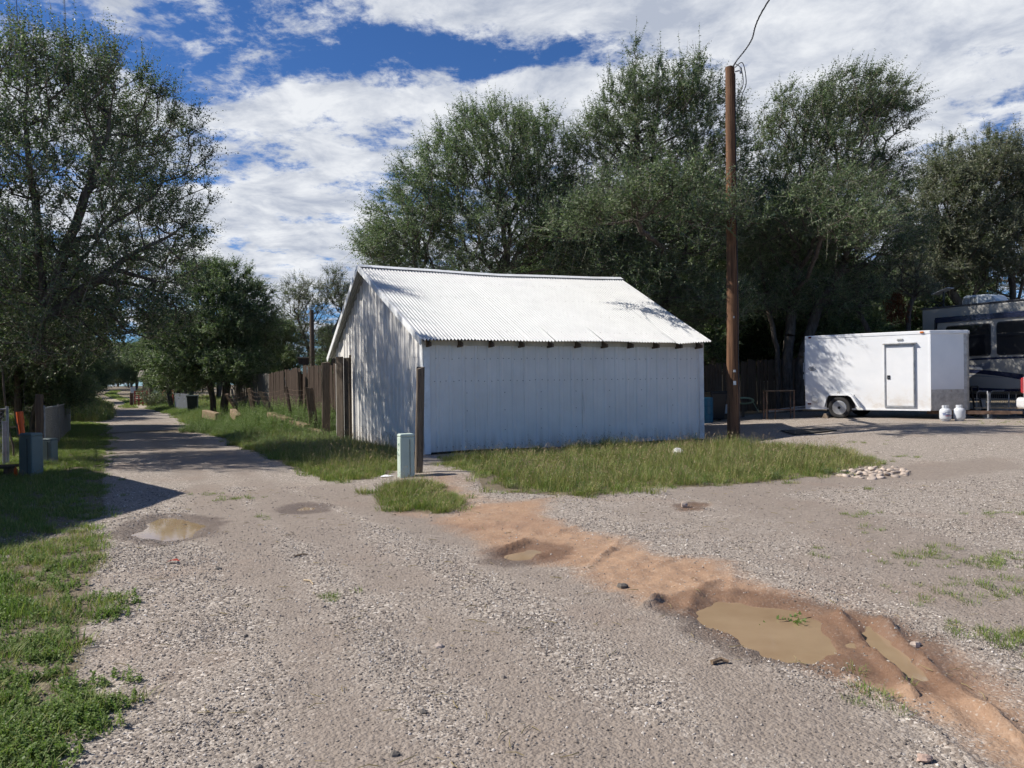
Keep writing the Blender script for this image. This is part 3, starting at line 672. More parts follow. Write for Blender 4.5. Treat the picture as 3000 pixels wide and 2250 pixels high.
x, y, e = sample(GP['shed_front'], 22, 1.2); a4 = (x, y, .6 + .4 * e, DRYT, .6, 1.2)
x, y, e = sample(GP['shed_front'], 3, .3); a5 = (x, y, .5 + .4 * e, WEED, .35, .7)
sow('grass_strip', [a1, a2, a3, a4, a5], 'tall green and straw grass along the foot of the white shed')
x, y, e = sample(GP['shed_tuft'], 90, .25); a1 = (x, y, .35 + .6 * e, TALL, .6, .95)
x, y, e = sample(GP['shed_tuft'], 90, .25); a2 = (x, y, .5 + .5 * e, LAWN, .8, 1.1)
x, y, e = sample(poly_world([(1110, 1430), (1240, 1418), (1300, 1430), (1240, 1446), (1130, 1450)]), 40, .2); a3 = (x, y, .5 + .3 * e, STEM, .5, .85)
sow('grass_clump', [a1, a2, a3], 'clump of green and dry grass in front of the pale green pedestal')
x, y, e = sample(GP['shed_left'], 50, .4, lambda x, y: .25 + .75 * sm((24 - y) / 6)); a1 = (x, y, .4 + .6 * e, TALL, .55, 1.0)
x, y, e = sample(GP['shed_left'], 22, .4, lambda x, y: sm((y - 17) / 4)); a2 = (x, y, .5 + .4 * e, WEED, .5, .9)
x, y, e = sample(GP['shed_left'], 8, .4, lambda x, y: sm((22 - y) / 5)); a3 = (x, y, .6 + .5 * e, STEM, .7, 1.15)
x, y, e = sample(GP['shed_left'], 40, .4); a4 = (x, y, .6 + .4 * e, LAWN, .9, 1.5)
fz = [(-12.5, 29), (-9.2, 25.5), (-6.3, 24.4), (-5.9, 27), (-7.2, 31), (-13.5, 35)]
x, y, e = sample(fz, 26, .5); a5 = (x, y, .6 + .3 * e, WEED, .6, 1.0)
x, y, e = sample(fz, 5, .5); a6 = (x, y, .7 + .3 * e, BUSHY, .6, .9)
sow('weed_bank', [a1, a2, a3, a4, a5, a6], 'bank of weeds and long grass between the alley and the leaning posts')
lf = GP['left_front']
patchy = lambda x, y: np.clip(2.6 * (vnoise(x, y, .55, 41) * .65 + vnoise(x, y, .2, 42) * .35) - .75 + .7 * sm((5.2 - y) / 1.2), .10, 1)
x, y, e = sample(lf, 520, .35, lambda x, y: patchy(x, y) * sm((7.2 - y) / 2 + .25) * (y > 2.0)); a1 = (x, y, .6 + .5 * e, CLOVER, .7, 1.3)
x, y, e = sample(lf, 70, .35, patchy); a2 = (x, y, .6 + .4 * e, SHORT, .7, 1.3)
x, y, e = sample(lf, 30, .35, lambda x, y: patchy(x + 3, y)); a3 = (x, y, .6 + .5 * e, LAWN, .6, 1.0)
x, y, e = sample(lf, 40, .4); a4 = (x, y, .7 + .3 * e, DRYT, .6, 1.1)
sow('weed_patch', [a1, a2, a3, a4], 'low bright green weeds and clover at the near left edge')
x, y, e = sample(GP['left_shade'], 55, .4); a1 = (x, y, .5 + .4 * e, LAWN, .45, .85)
x, y, e = sample(GP['left_shade'], 26, .4); a2 = (x, y, .6 + .4 * e, SHORT, .8, 1.3)
x, y, e = sample(GP['left_shade'], 2, .4); a3 = (x, y, .5 + .4 * e, STEM, .5, .8)
sow('verge_grass', [a1, a2, a3], 'shaded short grass verge around the pedestals on the left')
x, y, e = sample(GP['alley_left'], 26, .5); a1 = (x, y, .9 + .6 * e, TALL, 1.0, 1.7)
x, y, e = sample(GP['alley_left'], 10, .5); a2 = (x, y, .8 + .5 * e, WEED, .9, 1.5)
def far_verge(n, lo, hi, u0, u1):
    u = rng.uniform(u0, u1, n); w = rng.uniform(lo, hi, n); c = .8 * np.sin(np.clip(u - 50, 0, 400) / 9.0) * sm((u - 50) / 12)
    x = -4.6 + u * -.47 + (w + c) * .883; y = 12.0 + u * .883 + (w + c) * .47; return x, y, np.full(n, .9)
x, y, e = far_verge(900, -9, -3.4, 26, 75); a3 = (x, y, e, LAWN, 1.2, 2.2)
x, y, e = far_verge(200, -9, -4.6, 26, 60); a4 = (x, y, e, TALL, 1.1, 1.9)
x, y, e = far_verge(120, -10, -5.0, 26, 60); a5 = (x, y, e, WEED, 1.0, 1.8)
sow('alley_grass', [a1, a2, a3, a4, a5], 'sunlit grass along the left side of the far alley')
x, y, e = sample(GP['alley_right'], 20, .5); a1 = (x, y, .9 + .4 * e, LAWN, 1.0, 1.8)
x, y, e = far_verge(1100, 3.0, 10, 18, 78); a2 = (x, y, e, LAWN, 1.1, 2.0)
x, y, e = far_verge(420, 3.6, 10, 18, 75); a3 = (x, y, e, TALL, 1.0, 1.8)
x, y, e = far_verge(150, 4.5, 11, 20, 60); a4 = (x, y, e, WEED, 1.0, 1.6)
x, y, e = far_verge(700, -.6, .6, 50, 110); a5 = (x, y, e, SHORT, 1.6, 2.6)
x, y, e = far_verge(500, 2.0, 9, 60, 120); a6 = (x, y, e, SHORT, 2.0, 3.4)
sow('alley_weeds', [a1, a2, a3, a4, a5, a6], 'bright weeds and grass along the right side of the far alley')
spots = []
for (px, py, r, n) in ((2530, 1512, .28, 12), (2960, 1506, .30, 14), (2720, 1610, .16, 8), (2655, 1648, .38, 16), (2760, 1650, .30, 12), (2960, 1640, .55, 60), (2900, 1655, .3, 20), (2720, 1755, .30, 16),
                       (2900, 1745, .30, 18), (2960, 1720, .35, 22), (2940, 1850, .32, 20), (2980, 1880, .30, 22), (2860, 1845, .22, 8), (2415, 1630, .2, 8), (2560, 1560, .2, 6), (690, 1462, .28, 18), (630, 1445, .25, 10),
                       (975, 1745, .16, 10), (2590, 2040, .22, 16), (2560, 1300, .4, 12), (2660, 1338, .30, 20), (2480, 1300, .3, 10), (540, 1240, .4, 10), (2840, 1510, .2, 6), (2950, 1240, 1.0, 30), (2850, 1225, .7, 26), (780, 1520, .2, 6), (2545, 1430, .2, 8)):
    c = gp(px, py); spots += [(c.x + r * rnd.gauss(0, .6), c.y + r * rnd.gauss(0, .5)) for _ in range(n)]
spots = np.array(spots)[rng.uniform(0, 1, len(spots)) < .6]
sow('gravel_weeds', [(spots[::2, 0], spots[::2, 1], np.full(len(spots[::2]), .55), LAWN, .35, .7), (spots[1::2, 0], spots[1::2, 1], np.full(len(spots[1::2]), .7), SHORT, .5, .9)], 'small tufts of grass growing through the gravel')
# ---------------------------------------------------------------- the white metal shed
SF = on_ground(1245, 1334); SR = at(2061, 1290, on_ground(2061, 1290).y); SB = at(986, 1289, 23.9)
SF.z = 0; A_ = Vector((SR.x - SF.x, SR.y - SF.y, 0)); SL = A_.length; A_.normalize()
B_ = Vector((SB.x - SF.x, SB.y - SF.y, 0)); SW = B_.length; B_.normalize()
NF = Vector((A_.y, -A_.x, 0)); NG = Vector((-B_.y, B_.x, 0))          # outward normals of front and gable wall
shed = thing('metal_shed', SF, 'white corrugated metal shed with a gable roof at the corner of the alley', 'shed')
def S(a, b, z): return A_ * a + B_ * b + Vector((0, 0, z))
RB, RZ, EZ, OH = .53 * SW, 4.72, 2.49, .32         # ridge position, ridge and eave heights, eave overhang
BZ = 2.36
def roof_z(b):
    if b <= RB: return EZ + (RZ - EZ) * (b + OH) / (RB + OH)
    return RZ - (RZ - BZ) * (b - RB) / (SW + OH - RB)
def sag(a, b):
    t = a / SL; s_ = -.07 * math.sin(math.pi * min(max(t, 0), 1)) * min(1, max(0, b / RB)) + .015 * math.sin(a * 1.9 + b) * .6
    if t > .86 and b < 1.6: s_ += .05 * (t - .86) / .14 * (1 - max(b, 0) / 1.6) - .03
    return s_
def ext(k, b):       # verge overhang at either end, wider at the ridge
    f = min(1, max(0, (b + OH) / (RB + OH))) if b <= RB else 1 - (b - RB) / (SW + OH - RB)
    return -(.15 + .12 * f) if k == 0 else SL + (.05 + .33 * f)
PITCH = .082
def roof_sheet(i, n, front):
    rows = [-OH, .6, 1.7, 2.9, RB + .02] if front else [RB - .02, RB + 1.5, SW + OH]
    b = MB(); ns = int(SL * 1.06 / PITCH) * 8 // n; q = random.Random(i + 50 * front); lift = (i % 2) * .002; jag = q.uniform(-.02, .02)
    for r, bb in enumerate(rows):
        for k in range(ns + 1):
            t = (i + k / ns) / n; x = ext(0, bb) * (1 - t) + ext(1, bb) * t
            bw = bb + (jag if (front and r == 0) else 0)
            b.v.append(tuple(S(x, bw, roof_z(bb) + sag(x, bb) + .019 * math.sin(2 * math.pi * t * (SL * 1.06) / PITCH) + lift + .03)))
    m = ns + 1
    for r in range(len(rows) - 1):
        for k in range(ns): a = r * m + k; b.f.append((a, a + 1, a + m + 1, a + m))
    return b.build('roof_sheet', 'roof_sheet', shed, smooth=True)
for i in range(12): roof_sheet(i, 12, True); roof_sheet(i, 12, False)
rc = MB()
for k in range(8):          # ridge cap
    x0, x1 = ext(0, RB) + (ext(1, RB) - ext(0, RB)) * k / 8, ext(0, RB) + (ext(1, RB) - ext(0, RB)) * (k + 1) / 8
    for s_ in (-1, 1):
        q0 = [S(x0, RB + s_ * .16, RZ - .062 + sag(x0, RB) + .035), S(x1, RB + s_ * .16, RZ - .062 + sag(x1, RB) + .035), S(x1, RB, RZ + .055 + sag(x1, RB)), S(x0, RB, RZ + .055 + sag(x0, RB))]
        rc.add(q0, [(0, 1, 2, 3) if s_ < 0 else (3, 2, 1, 0)])
rc.build('ridge_cap', 'trim_white', shed)
def prof(d0, d1, rh=.019):
    """cross-section of a ribbed wall sheet: (distance along, depth proud)"""
    P = [(d0, 0.0)]; rib = .305; d = math.ceil((d0 - .02) / rib) * rib
    while d < d1 - .03:
        if d > d0 + .03:
            for o, h in ((-.050, 0), (-.022, rh), (.022, rh), (.050, 0)): P.append((d + o, h))
        for o in (.10, .20):
            if d0 < d + o - .012 and d + o + .012 < d1: P += [(d + o - .011, 0), (d + o - .005, .004), (d + o + .005, .004), (d + o + .011, 0)]
        d += rib
    return P + [(d1, 0.0)]
def wall_sheet(org, dirv, nrm, d0, d1, zlo, zhi, proud, parent=shed, rh=.019):
    b = MB(); P = prof(d0, d1, rh); n = len(P)
    for (d, h) in P:
        zl = zlo(d) if callable(zlo) else zlo; zh = zhi(d) if callable(zhi) else zhi; zh = max(zh, zl + .001)
        for z in (zl, zh): b.v.append(tuple(org + dirv * d + nrm * (h + proud) + Vector((0, 0, z))))
    for k in range(n - 1): b.f.append((2 * k, 2 * k + 2, 2 * k + 3, 2 * k + 1))
    return b.build('wall_sheet', 'wall_sheet', parent)
Z0 = Vector((0, 0, 0)); SEAM = 2.18
nP = 8; wP = (SL - .10) / nP
foot = lambda d: .05 + .02 * math.sin(d * 1.3)
for i in range(nP):
    d0 = .05 + i * wP; d1 = d0 + wP + .012; pr = .004 * (i % 2)
    wall_sheet(Z0, A_, NF, d0, d1, foot, SEAM, pr); wall_sheet(Z0, A_, NF, d0, d1, SEAM - (.012 if i < 6 else .10 * (i == 6)), 2.53, pr + .007)
nG_ = 9; wG = (SW - .06) / nG_
def gable_top(d): return roof_z(d) - .05
gfoot = lambda d: -.02 - .09 * d / SW
for i in range(nG_):
    d0 = .03 + i * wG; d1 = d0 + wG + .012; pr = .004 * (i % 2)
    wall_sheet(Z0, B_, NG, d0, d1, gfoot, lambda d: min(SEAM + .02, gable_top(d)), pr, rh=.034)
    wall_sheet(Z0, B_, NG, d0, d1, SEAM - .01, gable_top, pr + .007, rh=.034)
nR = 9
for i in range(nR):
    d0 = i * SW / nR; wall_sheet(S(SL, 0, 0), B_, -NG, d0, d0 + SW / nR, .02, gable_top, 0)
for i in range(nP): wall_sheet(S(0, SW, 0), A_, -NF, i * SL / nP, (i + 1) * SL / nP, -.1, 2.45, 0)
def strip(name, pts, w, t, m, nrm, side=None):
    """flat trim board following a polyline on a wall; w = across, t = thickness"""
    b = MB()
    for p, q in zip(pts[:-1], pts[1:]):
        p, q = Vector(p), Vector(q); d = (q - p).normalized(); c = d.cross(nrm).normalized() * w / 2; n = nrm * t
        b.hexa([p - c, p + c, q + c, q - c, p - c + n, p + c + n, q + c + n, q - c + n])
    return b.build(name, m, shed, bevel=.003)
cf = .035
strip('corner_trim', [S(.055, 0, .02) + NF * .026, S(.055, 0, 2.5) + NF * .026], .15, .006, 'trim_white', NF)
strip('corner_trim', [S(0, .075, .0) + NG * .026, S(0, .075, 2.6) + NG * .026], .19, .006, 'trim_white', NG)
strip('corner_trim', [S(SL - .06, 0, .05) + NF * .026, S(SL - .06, 0, 2.5) + NF * .026], .14, .006, 'trim_white', NF)
vo = ext(0, 2) + .0
strip('rake_trim', [S(ext(0, -OH) - .01, -OH, roof_z(-OH) - .02), S(ext(0, RB) - .01, RB, roof_z(RB) - .02 - .02)], .15, .022, 'trim_white', NG)
strip('rake_trim', [S(ext(0, RB) - .012, RB, roof_z(RB) - .04), S(ext(0, SW) - .012, SW + OH, BZ - .02)], .15, .022, 'trim_white', NG)
strip('fascia_board', [S(.0, .0, 2.47) + NF * .034, S(SL, .0, 2.47) + NF * .034], .11, .02, 'cream_board', NF)
px_t = [1258, 1351, 1442, 1531, 1616, 1696, 1775, 1851, 1926, 1994, 2052]
for i, px in enumerate(px_t):      # rafter tails under the eave
    d = ray(px, 1010); d2 = Vector((d.x, d.y, 0)); cam_r = Vector((-SF.x, -SF.y, 0)); nn = NF; den = d2.dot(nn); t = (nn * OH * .7 - cam_r).dot(nn) / den; a = (cam_r + d2 * t).dot(A_)
    a = min(max(a, .04), SL - .05); b = MB(); w = .022; z1 = 2.50; o = OH - .05
    sec = [(-.0, 2.37), (-o, 2.385), (-o, 2.46), (.0, 2.56)]
    for s_ in (-w, w):
        for bb, z in sec: b.v.append(tuple(S(a + s_, bb, z)))
    b.f += [(3, 2, 1, 0), (4, 5, 6, 7), (0, 1, 5, 4), (1, 2, 6, 5), (2, 3, 7, 6), (3, 0, 4, 7)]
    b.build('rafter_tail', 'old_wood', shed)
sc_ = MB(); q = random.Random(5)
for z, dd in ((2.12, .16), (1.62, .152), (2.42, .305), (.16, .19)):
    d = .1
    while d < SL - .1:
        p = S(d, 0, z + q.uniform(-.012, .012)) + NF * .017; sc_.box(p, (.016, .012, .016), math.atan2(A_.y, A_.x)); d += dd * q.uniform(.8, 1.2)
for i in range(nP):
    for z in (.5, .95, 1.35): sc_.box(S(.05 + i * wP + .02, 0, z) + NF * .017, (.016, .012, .016), math.atan2(A_.y, A_.x))
for z in (.4, 1.15, 1.9):
    d = .3
    while d < SW - .2: sc_.box(S(0, d, z) + NG * .02, (.012, .016, .016), math.atan2(B_.y, B_.x)); d += .31
tag(sc_.build('screws', 'screw', shed), kind='stuff')
# roof nails along the purlins
rn = MB()
for bb in (.15, 1.15, 2.2, 3.3, 4.0):
    d = ext(0, bb) + .1
    while d < ext(1, bb) - .05: rn.box(S(d, bb, roof_z(bb) + sag(d, bb) + .042), (.014, .014, .010)); d += .205 * q.uniform(.7, 1.3)
tag(rn.build('roof_nails', 'screw', shed), kind='stuff')
sill = MB(); sill.hexa([S(.02, .03, -.2), S(SL, .03, -.1), S(SL, .2, -.1), S(.02, .2, -.2), S(.02, .03, .12), S(SL, .03, .14), S(SL, .2, .14), S(.02, .2, .12)]); sill.build('sill_beam', 'dark_hole', shed)
sill = MB(); sill.hexa([S(.03, .03, -.2), S(.2, .03, -.2), S(.2, SW, -.4), S(.03, SW, -.4), S(.03, .03, .04), S(.2, .03, .04), S(.2, SW, .04), S(.03, SW, .04)]); sill.build('sill_beam', 'dark_hole', shed)
strip('skirt_board', [S(0, .1, .02) + NG * .035, S(0, SW * .85, -.06) + NG * .035], .04, .03, 'grey_wood', NG)
# ---------------------------------------------------------------- posts and boards around the shed
def post(name, base, top, w, d, m, label, cat='post', seed=0, rz=0.0, parts=None, group=None):
    """weathered timber between two points, with an uneven split top"""
    base, top = Vector(base), Vector(top); q = random.Random(seed); ax = top - base; n = 6; b = MB(); cr, sr = math.cos(rz), math.sin(rz)
    ring = [(-.5, -.42), (-.38, -.5), (.4, -.5), (.5, -.38), (.5, .4), (.4, .5), (-.42, .5), (-.5, .4)]; k = len(ring)
    for i in range(n + 1):
        t = i / n; c = ax * t + Vector((q.uniform(-1, 1), q.uniform(-1, 1), 0)) * w * .04
        for j, (u, v) in enumerate(ring):
            uu, vv = u * w * (1 + q.uniform(-.05, .05)), v * d * (1 + q.uniform(-.05, .05)); dz = q.uniform(-.035, .02) if i == n else 0
            b.v.append(tuple(c + Vector((uu * cr - vv * sr, uu * sr + vv * cr, dz))))
    for i in range(n):
        for j in range(k): a = i * k + j; e = i * k + (j + 1) % k; b.f.append((a, e, e + k, a + k))
    b.f.append(tuple(n * k + j for j in range(k)))
    o = b.build(name, m, loc=base); tag(o, label, cat, group); return o
p = gp(1225, 1398, -.25); t = at(1233, 1076, p.y); post('wooden_post', p, t, .125, .12, 'grey_wood', 'weathered wooden post leaning at the shed corner beside the pale green pedestal', seed=2, rz=.3)
# pair of planks standing against the gable wall
bd = gp(1008, 1297); bd.y -= .25; bd.z = gnear(bd.x, bd.y)
brd = thing('timber_board', (bd.x, bd.y, bd.z), 'dark upright plank pair standing against the gable wall of the shed', 'board')
for (px, w, hgt, off) in ((998, .24, 1045, 0), (1019, .20, 1048, .03), (1029, .05, 1040, .06)):
    d_ = bd.y - off; lo = at(px, 1298, d_); hi = at(px, hgt, d_); b = MB(); b.box((lo.x - bd.x, lo.y - bd.y, (hi.z - bd.z) / 2 - .15), (w, .05, hi.z - bd.z + .3), -.5); b.build('plank', 'grey_wood', brd, bevel=.006)
# ---------------------------------------------------------------- utility pole with its service cable
pb = gp(2150, 1290, -.3); pt = at(2138, 197, pb.y); pole = thing('utility_pole', pb, 'tall brown wooden utility pole in front of the trees right of the shed', 'utility pole')
n = 14; q = random.Random(3); rel_t = pt - pb
b = MB(); b.tube([rel_t * (i / n) + Vector((q.uniform(-.01, .01), q.uniform(-.01, .01), 0)) for i in range(n + 1)], [.160 - .046 * i / n + q.uniform(-.004, .004) for i in range(n + 1)], 20); b.build('pole_shaft', 'pole_wood', pole, smooth=False)
b = MB(); b.tube([rel_t * .985 + Vector((.11, -.08, 0)), rel_t * .985 + Vector((.24, -.12, .02))], .018, 8); b.tube([rel_t * .985 + Vector((.24, -.12, -.06)), rel_t * .985 + Vector((.24, -.12, .08))], [.03, .03], 8); b.build('insulator_hook', 'galvanised', pole)
for zt, w_, h_, m_ in ((1.75, .07, .10, 'aluminium'), (2.05, .06, .06, 'sign_white'), (3.4, .03, .05, 'galvanised')): MB().box(rel_t * (zt / rel_t.z) + Vector((-.01, -.158, 0)), (w_, .012, h_)).build('pole_tag', m_, pole)
b = MB(); b.tube([rel_t * t_ + Vector((.10, -.125 + .025 * t_, 0)) for t_ in (.03, .25, .5, .75, .98)], .012, 6); b.build('ground_wire', 'wire_dark', pole)
cab = thing('service_cable', pt, 'twisted overhead service cable running from the pole top', 'cable')
way = [Vector((.06, -.1, -.02)), at(2158, 178, pb.y - .6) - pt, at(2200, 120, 18.6) - pt, at(2250, 5, 16.8) - pt, Vector((6.1, 12.0, 10.3)) - pt, Vector((6.6, 2.0, 11.0)) - pt, Vector((7.2, -8.0, 11.6)) - pt]
def spline(w, n):
    out = []
    for i in range(len(w) - 1):
        p0, p1, p2, p3 = w[max(i - 1, 0)], w[i], w[i + 1], w[min(i + 2, len(w) - 1)]
        for k in range(n): t = k / n; out.append(.5 * ((2 * p1) + (p2 - p0) * t + (2 * p0 - 5 * p1 + 4 * p2 - p3) * t * t + (3 * p1 - p0 - 3 * p2 + p3) * t ** 3))
    return out + [w[-1]]
ctr = spline(way, 40)
for k in range(3):
    pts = []
    for i, p in enumerate(ctr):
        a = i * .55 + k * 2.094; pts.append(p + Vector((math.cos(a), 0, math.sin(a))) * .011)
    b = MB(); b.tube(pts, .0085, 5); b.build('conductor', 'wire_dark', cab)
b = MB(); b.tube(spline([Vector((.10, -.1, -.05)), Vector((.28, -.15, .04)), Vector((.36, -.16, -.45)), Vector((.26, -.14, -.75)), Vector((.15, -.1, -1.15))], 10), .011, 6)
b.tube(spline([Vector((.10, -.1, .05)), Vector((.24, -.15, -.1)), Vector((.28, -.16, -.5)), Vector((.14, -.1, -.8))], 10), .010, 6); b.build('drip_loop', 'wire_dark', cab)
# wires crossing high at the left
for (p0, p1, lab) in ((at(55, 120, 18), at(40, -150, 12), 'thin overhead wire at the top left behind the elm shoots'), (at(192, 100, 18.5), at(186, -150, 12.5), 'thin overhead wire above the tall left elm shoot')):
    b = MB(); b.tube([Vector((0, 0, 0)), (p1 - p0) * .5 + Vector((0, 0, -.05)), p1 - p0], .006, 5); tag(b.build('overhead_wire', 'wire_dark', loc=p0), lab, 'wire')
# ---------------------------------------------------------------- pale green pedestal and paper
def pedestal(name, base, w, d, h, rz, m, label, marks=False, taper=.97):
    o = thing(name, base, label, 'utility box', rz)
    b = MB(); t = taper; b.hexa([(-w / 2, -d / 2, -.1), (w / 2, -d / 2, -.1), (w / 2, d / 2, -.1), (-w / 2, d / 2, -.1), (-w / 2 * t, -d / 2 * t, h * .93), (w / 2 * t, -d / 2 * t, h * .93), (w / 2 * t, d / 2 * t, h * .93), (-w / 2 * t, d / 2 * t, h * .93)]); b.build('housing', m, o, bevel=.022)
    b = MB(); b.hexa([(-w / 2, -d / 2, h * .925), (w / 2, -d / 2, h * .925), (w / 2, d / 2, h * .925), (-w / 2, d / 2, h * .925), (-w / 2 * .93, -d / 2 * .93, h), (w / 2 * .93, -d / 2 * .93, h), (w / 2 * .93, d / 2 * .93, h), (-w / 2 * .93, d / 2 * .93, h)]); b.build('lid', m, o, bevel=.02)
    b = MB(); b.box((w * .16, -d / 2 - .001, h * .46), (.006, .008, h * .82)); b.build('door_seam', 'dark_hole', o)
    if marks:
        q = random.Random(8); b = MB()
        for k in range(7): b.box((-w / 2 + .001, q.uniform(-.3, .3) * d, h * q.uniform(.5, .78)), (.008, .035, .012), 0, Matrix.Rotation(q.uniform(-1, 1), 3, 'X'))
        tag(b.build('paint_mark', 'paint_mark', o), kind='stuff')
    return o
p = gp(1190, 1408); pedestal('utility_pedestal', p, .25, .20, .70, .42, 'pedestal_green', 'pale green utility pedestal beside the leaning post at the shed corner', True)
p = gp(1132, 1407, .012); b = MB(); b.add([(-.09, -.04, 0), (.10, -.05, .01), (.12, .05, .005), (-.02, .03, .025), (-.1, .05, .0)], [(0, 1, 3), (1, 2, 3), (0, 3, 4)]); tag(b.build('paper_scrap', 'paper', loc=p), 'crumpled white paper scrap on the dirt left of the pedestal', 'litter')
# ---------------------------------------------------------------- enclosed cargo trailer
TR = at(2361, 1200, 25.0); TF = at(2727, 1204, 22.6); e_ = Vector((TF.x - TR.x, TF.y - TR.y, 0)); TL = e_.length; e_.normalize()
tz = gnear(TR.x + e_.x, TR.y + e_.y); tr = thing('cargo_trailer', (TR.x, TR.y, tz), 'white enclosed cargo trailer with a V nose parked by the motorhome', 'trailer', math.atan2(e_.y, e_.x))
TWD, TB, TT, VN = 1.85, .27, 2.64, .86       # width, floor and roof heights above ground, nose depth; local x forward, y away from the camera
b = MB(); b.prism([(0, 0), (TL, 0), (TL, TWD), (0, TWD)], TT - TB - .10, c=(0, 0, TB)); b.build('body', 'white_paint', tr, bevel=.012)
def nose(z0, z1, name, m, inset=0.0):
    b = MB(); b.prism([(TL + .001, inset), (TL + VN - .09, TWD / 2 - .10), (TL + VN - .09, TWD / 2 + .10), (TL + .001, TWD - inset)], z1 - z0, c=(0, 0, z0)); return b.build(name, m, tr, bevel=.006)
nose(TB + .62, TT - .10, 'nose', 'white_paint', .004); nose(TB + .0, TB + .62, 'tread_plate_guard', 'tread_plate')
b = MB(); b.prism([(TL + VN - .17, TWD / 2 - .17), (TL + VN - .07, TWD / 2 - .115), (TL + VN - .04, TWD / 2 - .06), (TL + VN - .04, TWD / 2 + .06), (TL + VN - .07, TWD / 2 + .115), (TL + VN - .17, TWD / 2 + .17)], TT - TB - .10, c=(0, 0, TB)); b.build('nose_cap', 'tread_plate', tr, bevel=.01)
b = MB(); b.prism([(-.01, -.012), (TL, -.012), (TL + VN - .03, TWD / 2 - .13), (TL + VN - .03, TWD / 2 + .13), (TL, TWD + .012), (-.01, TWD + .012)], .105, c=(0, 0, TT - .105)); b.build('roof_rail', 'white_paint', tr, bevel=.015)
b = MB(); b.box((TL / 2, -.012, TB + .02), (TL, .02, .05)); b.build('bottom_rail', 'trim_white', tr)
b = MB(); b.box((TL - .012, -.006, (TB + TT) / 2 - .05), (.05, .012, TT - TB - .12)); b.build('corner_post', 'white_paint', tr)
# side door
dx0, dx1, dz0, dz1 = 2.42, 3.24, TB + .10, TB + 1.98
door = MB().box(((dx0 + dx1) / 2, -.010, (dz0 + dz1) / 2), (dx1 - dx0 - .07, .024, dz1 - dz0 - .07)).build('side_door', 'white_paint', tr, bevel=.008)
b = MB()
for c, d in ((((dx0 + dx1) / 2, -.018, dz0), (dx1 - dx0, .034, .045)), (((dx0 + dx1) / 2, -.018, dz1), (dx1 - dx0, .034, .045)), ((dx0, -.018, (dz0 + dz1) / 2), (.045, .034, dz1 - dz0 + .04)), ((dx1, -.018, (dz0 + dz1) / 2), (.05, .034, dz1 - dz0 + .04))): b.box(c, d)
b.build('door_frame', 'aluminium', tr, bevel=.004)
b = MB(); b.box(((dx0 + dx1) / 2, -.05, dz1 + .035), (dx1 - dx0 + .10, .09, .018), 0, Matrix.Rotation(.35, 3, 'X')); b.build('drip_cap', 'aluminium', tr)
b = MB(); b.tube([(dx1 - .012, -.045, dz0 + .02), (dx1 - .012, -.045, dz1 - .02)], .014, 8); b.build('hinge', 'galvanised', tr)
b = MB(); b.box((dx0 + .10, -.030, TB + 1.0), (.085, .022, .12)); lt = b.build('door_latch', 'black_steel', door, bevel=.008); b = MB(); b.box((dx0 + .10, -.046, TB + .985), (.05, .014, .035)); b.build('latch_handle', 'chrome', door, bevel=.004)
for (x, m, z, w) in ((.16, 'dark_red_lens', TT - .055, .09), (3.44, 'amber_lens', TT - .05, .10)):
    b = MB(); b.box((x, -.024, z), (w, .035, .055)); b.build('marker_light', m, tr, bevel=.012)
nd = Vector((VN - .09, TWD / 2 - .10, 0)).normalized(); c = Vector((TL, 0, 0)) + nd * .92 + Vector((nd.y, -nd.x, 0)) * .02
b = MB(); b.box((c.x, c.y, TT - .05), (.12, .035, .05), math.atan2(nd.y, nd.x)); b.build('marker_light', 'amber_lens', tr, bevel=.01)
b = MB(); b.box((.12, -.012, TB + .17), (.11, .03, .05)); b.build('tail_marker', 'dark_red_lens', tr, bevel=.012)
b = MB(); b.box((2.84, -.014, TT - .24), (.17, .028, .06)); b.build('dome_lamp', 'plastic_grey', tr, bevel=.012)
b = MB(); b.lathe([(.10, 0), (.10, .045), (.075, .06), (0, .062)], 20, Matrix.Rotation(math.pi / 2, 3, 'X'), (.30, 0, TB + .33)); b.build('side_vent', 'plastic_white', tr, smooth=False)
b = MB(); pts = [(.22 + .115 * math.cos(a), -.004, TB + 1.31 + .065 * math.sin(a)) for a in [2 * math.pi * k / 28 for k in range(29)]]; b.tube(pts, .006, 4)
for (z, x0, x1) in ((.03, -.05, .05), (.005, -.085, .085), (-.018, -.07, .07), (-.04, -.04, .04)):
    x = x0
    while x < x1: b.box((.22 + x, -.003, TB + 1.31 + z), (.011, .004, .016)); x += .017
b.build('oval_badge', 'ink', tr)
# fender and wheel
wx, wr = 1.12, .335
sec = [(-.50, .0), (-.42, .33), (-.34, .42), (.30, .42), (.40, .36), (.62, -.02)]
b = MB()
for y in (-.24, .0):
    for (u, z) in sec: b.v.append((wx + u, y, wr + z + .02))
for (u, z) in sec: b.v.append((wx + u * .90, -.24, wr + z * .86 + .02))
k = len(sec); b.f += [(i, i + 1, k + i + 1, k + i) for i in range(k - 1)] + [(2 * k + i, 2 * k + i + 1, i + 1, i) for i in range(k - 1)]
f = b.build('fender', 'trim_white', tr); md = f.modifiers.new('thick', 'SOLIDIFY'); md.thickness = .012
b = MB(); b.box((wx - .02, .004, wr + .14), (.86, .012, .52)); b.build('wheel_well', 'dark_hole', tr)
b = MB(); b.box((wx - .05, -.13, wr + .475), (.09, .06, .06)); b.build('fender_lamp', 'plastic_grey', tr, bevel=.01)
Ry = Matrix.Rotation(math.pi / 2, 3, 'X')
wheel = MB().lathe([(.20, -.09), (.27, -.10), (.315, -.095), (wr, -.07), (wr, .07), (.315, .095), (.27, .10), (.21, .09), (.20, .05)], 36, Ry, (wx, -.12, wr)).build('tyre', 'tyre', tr, smooth=False)
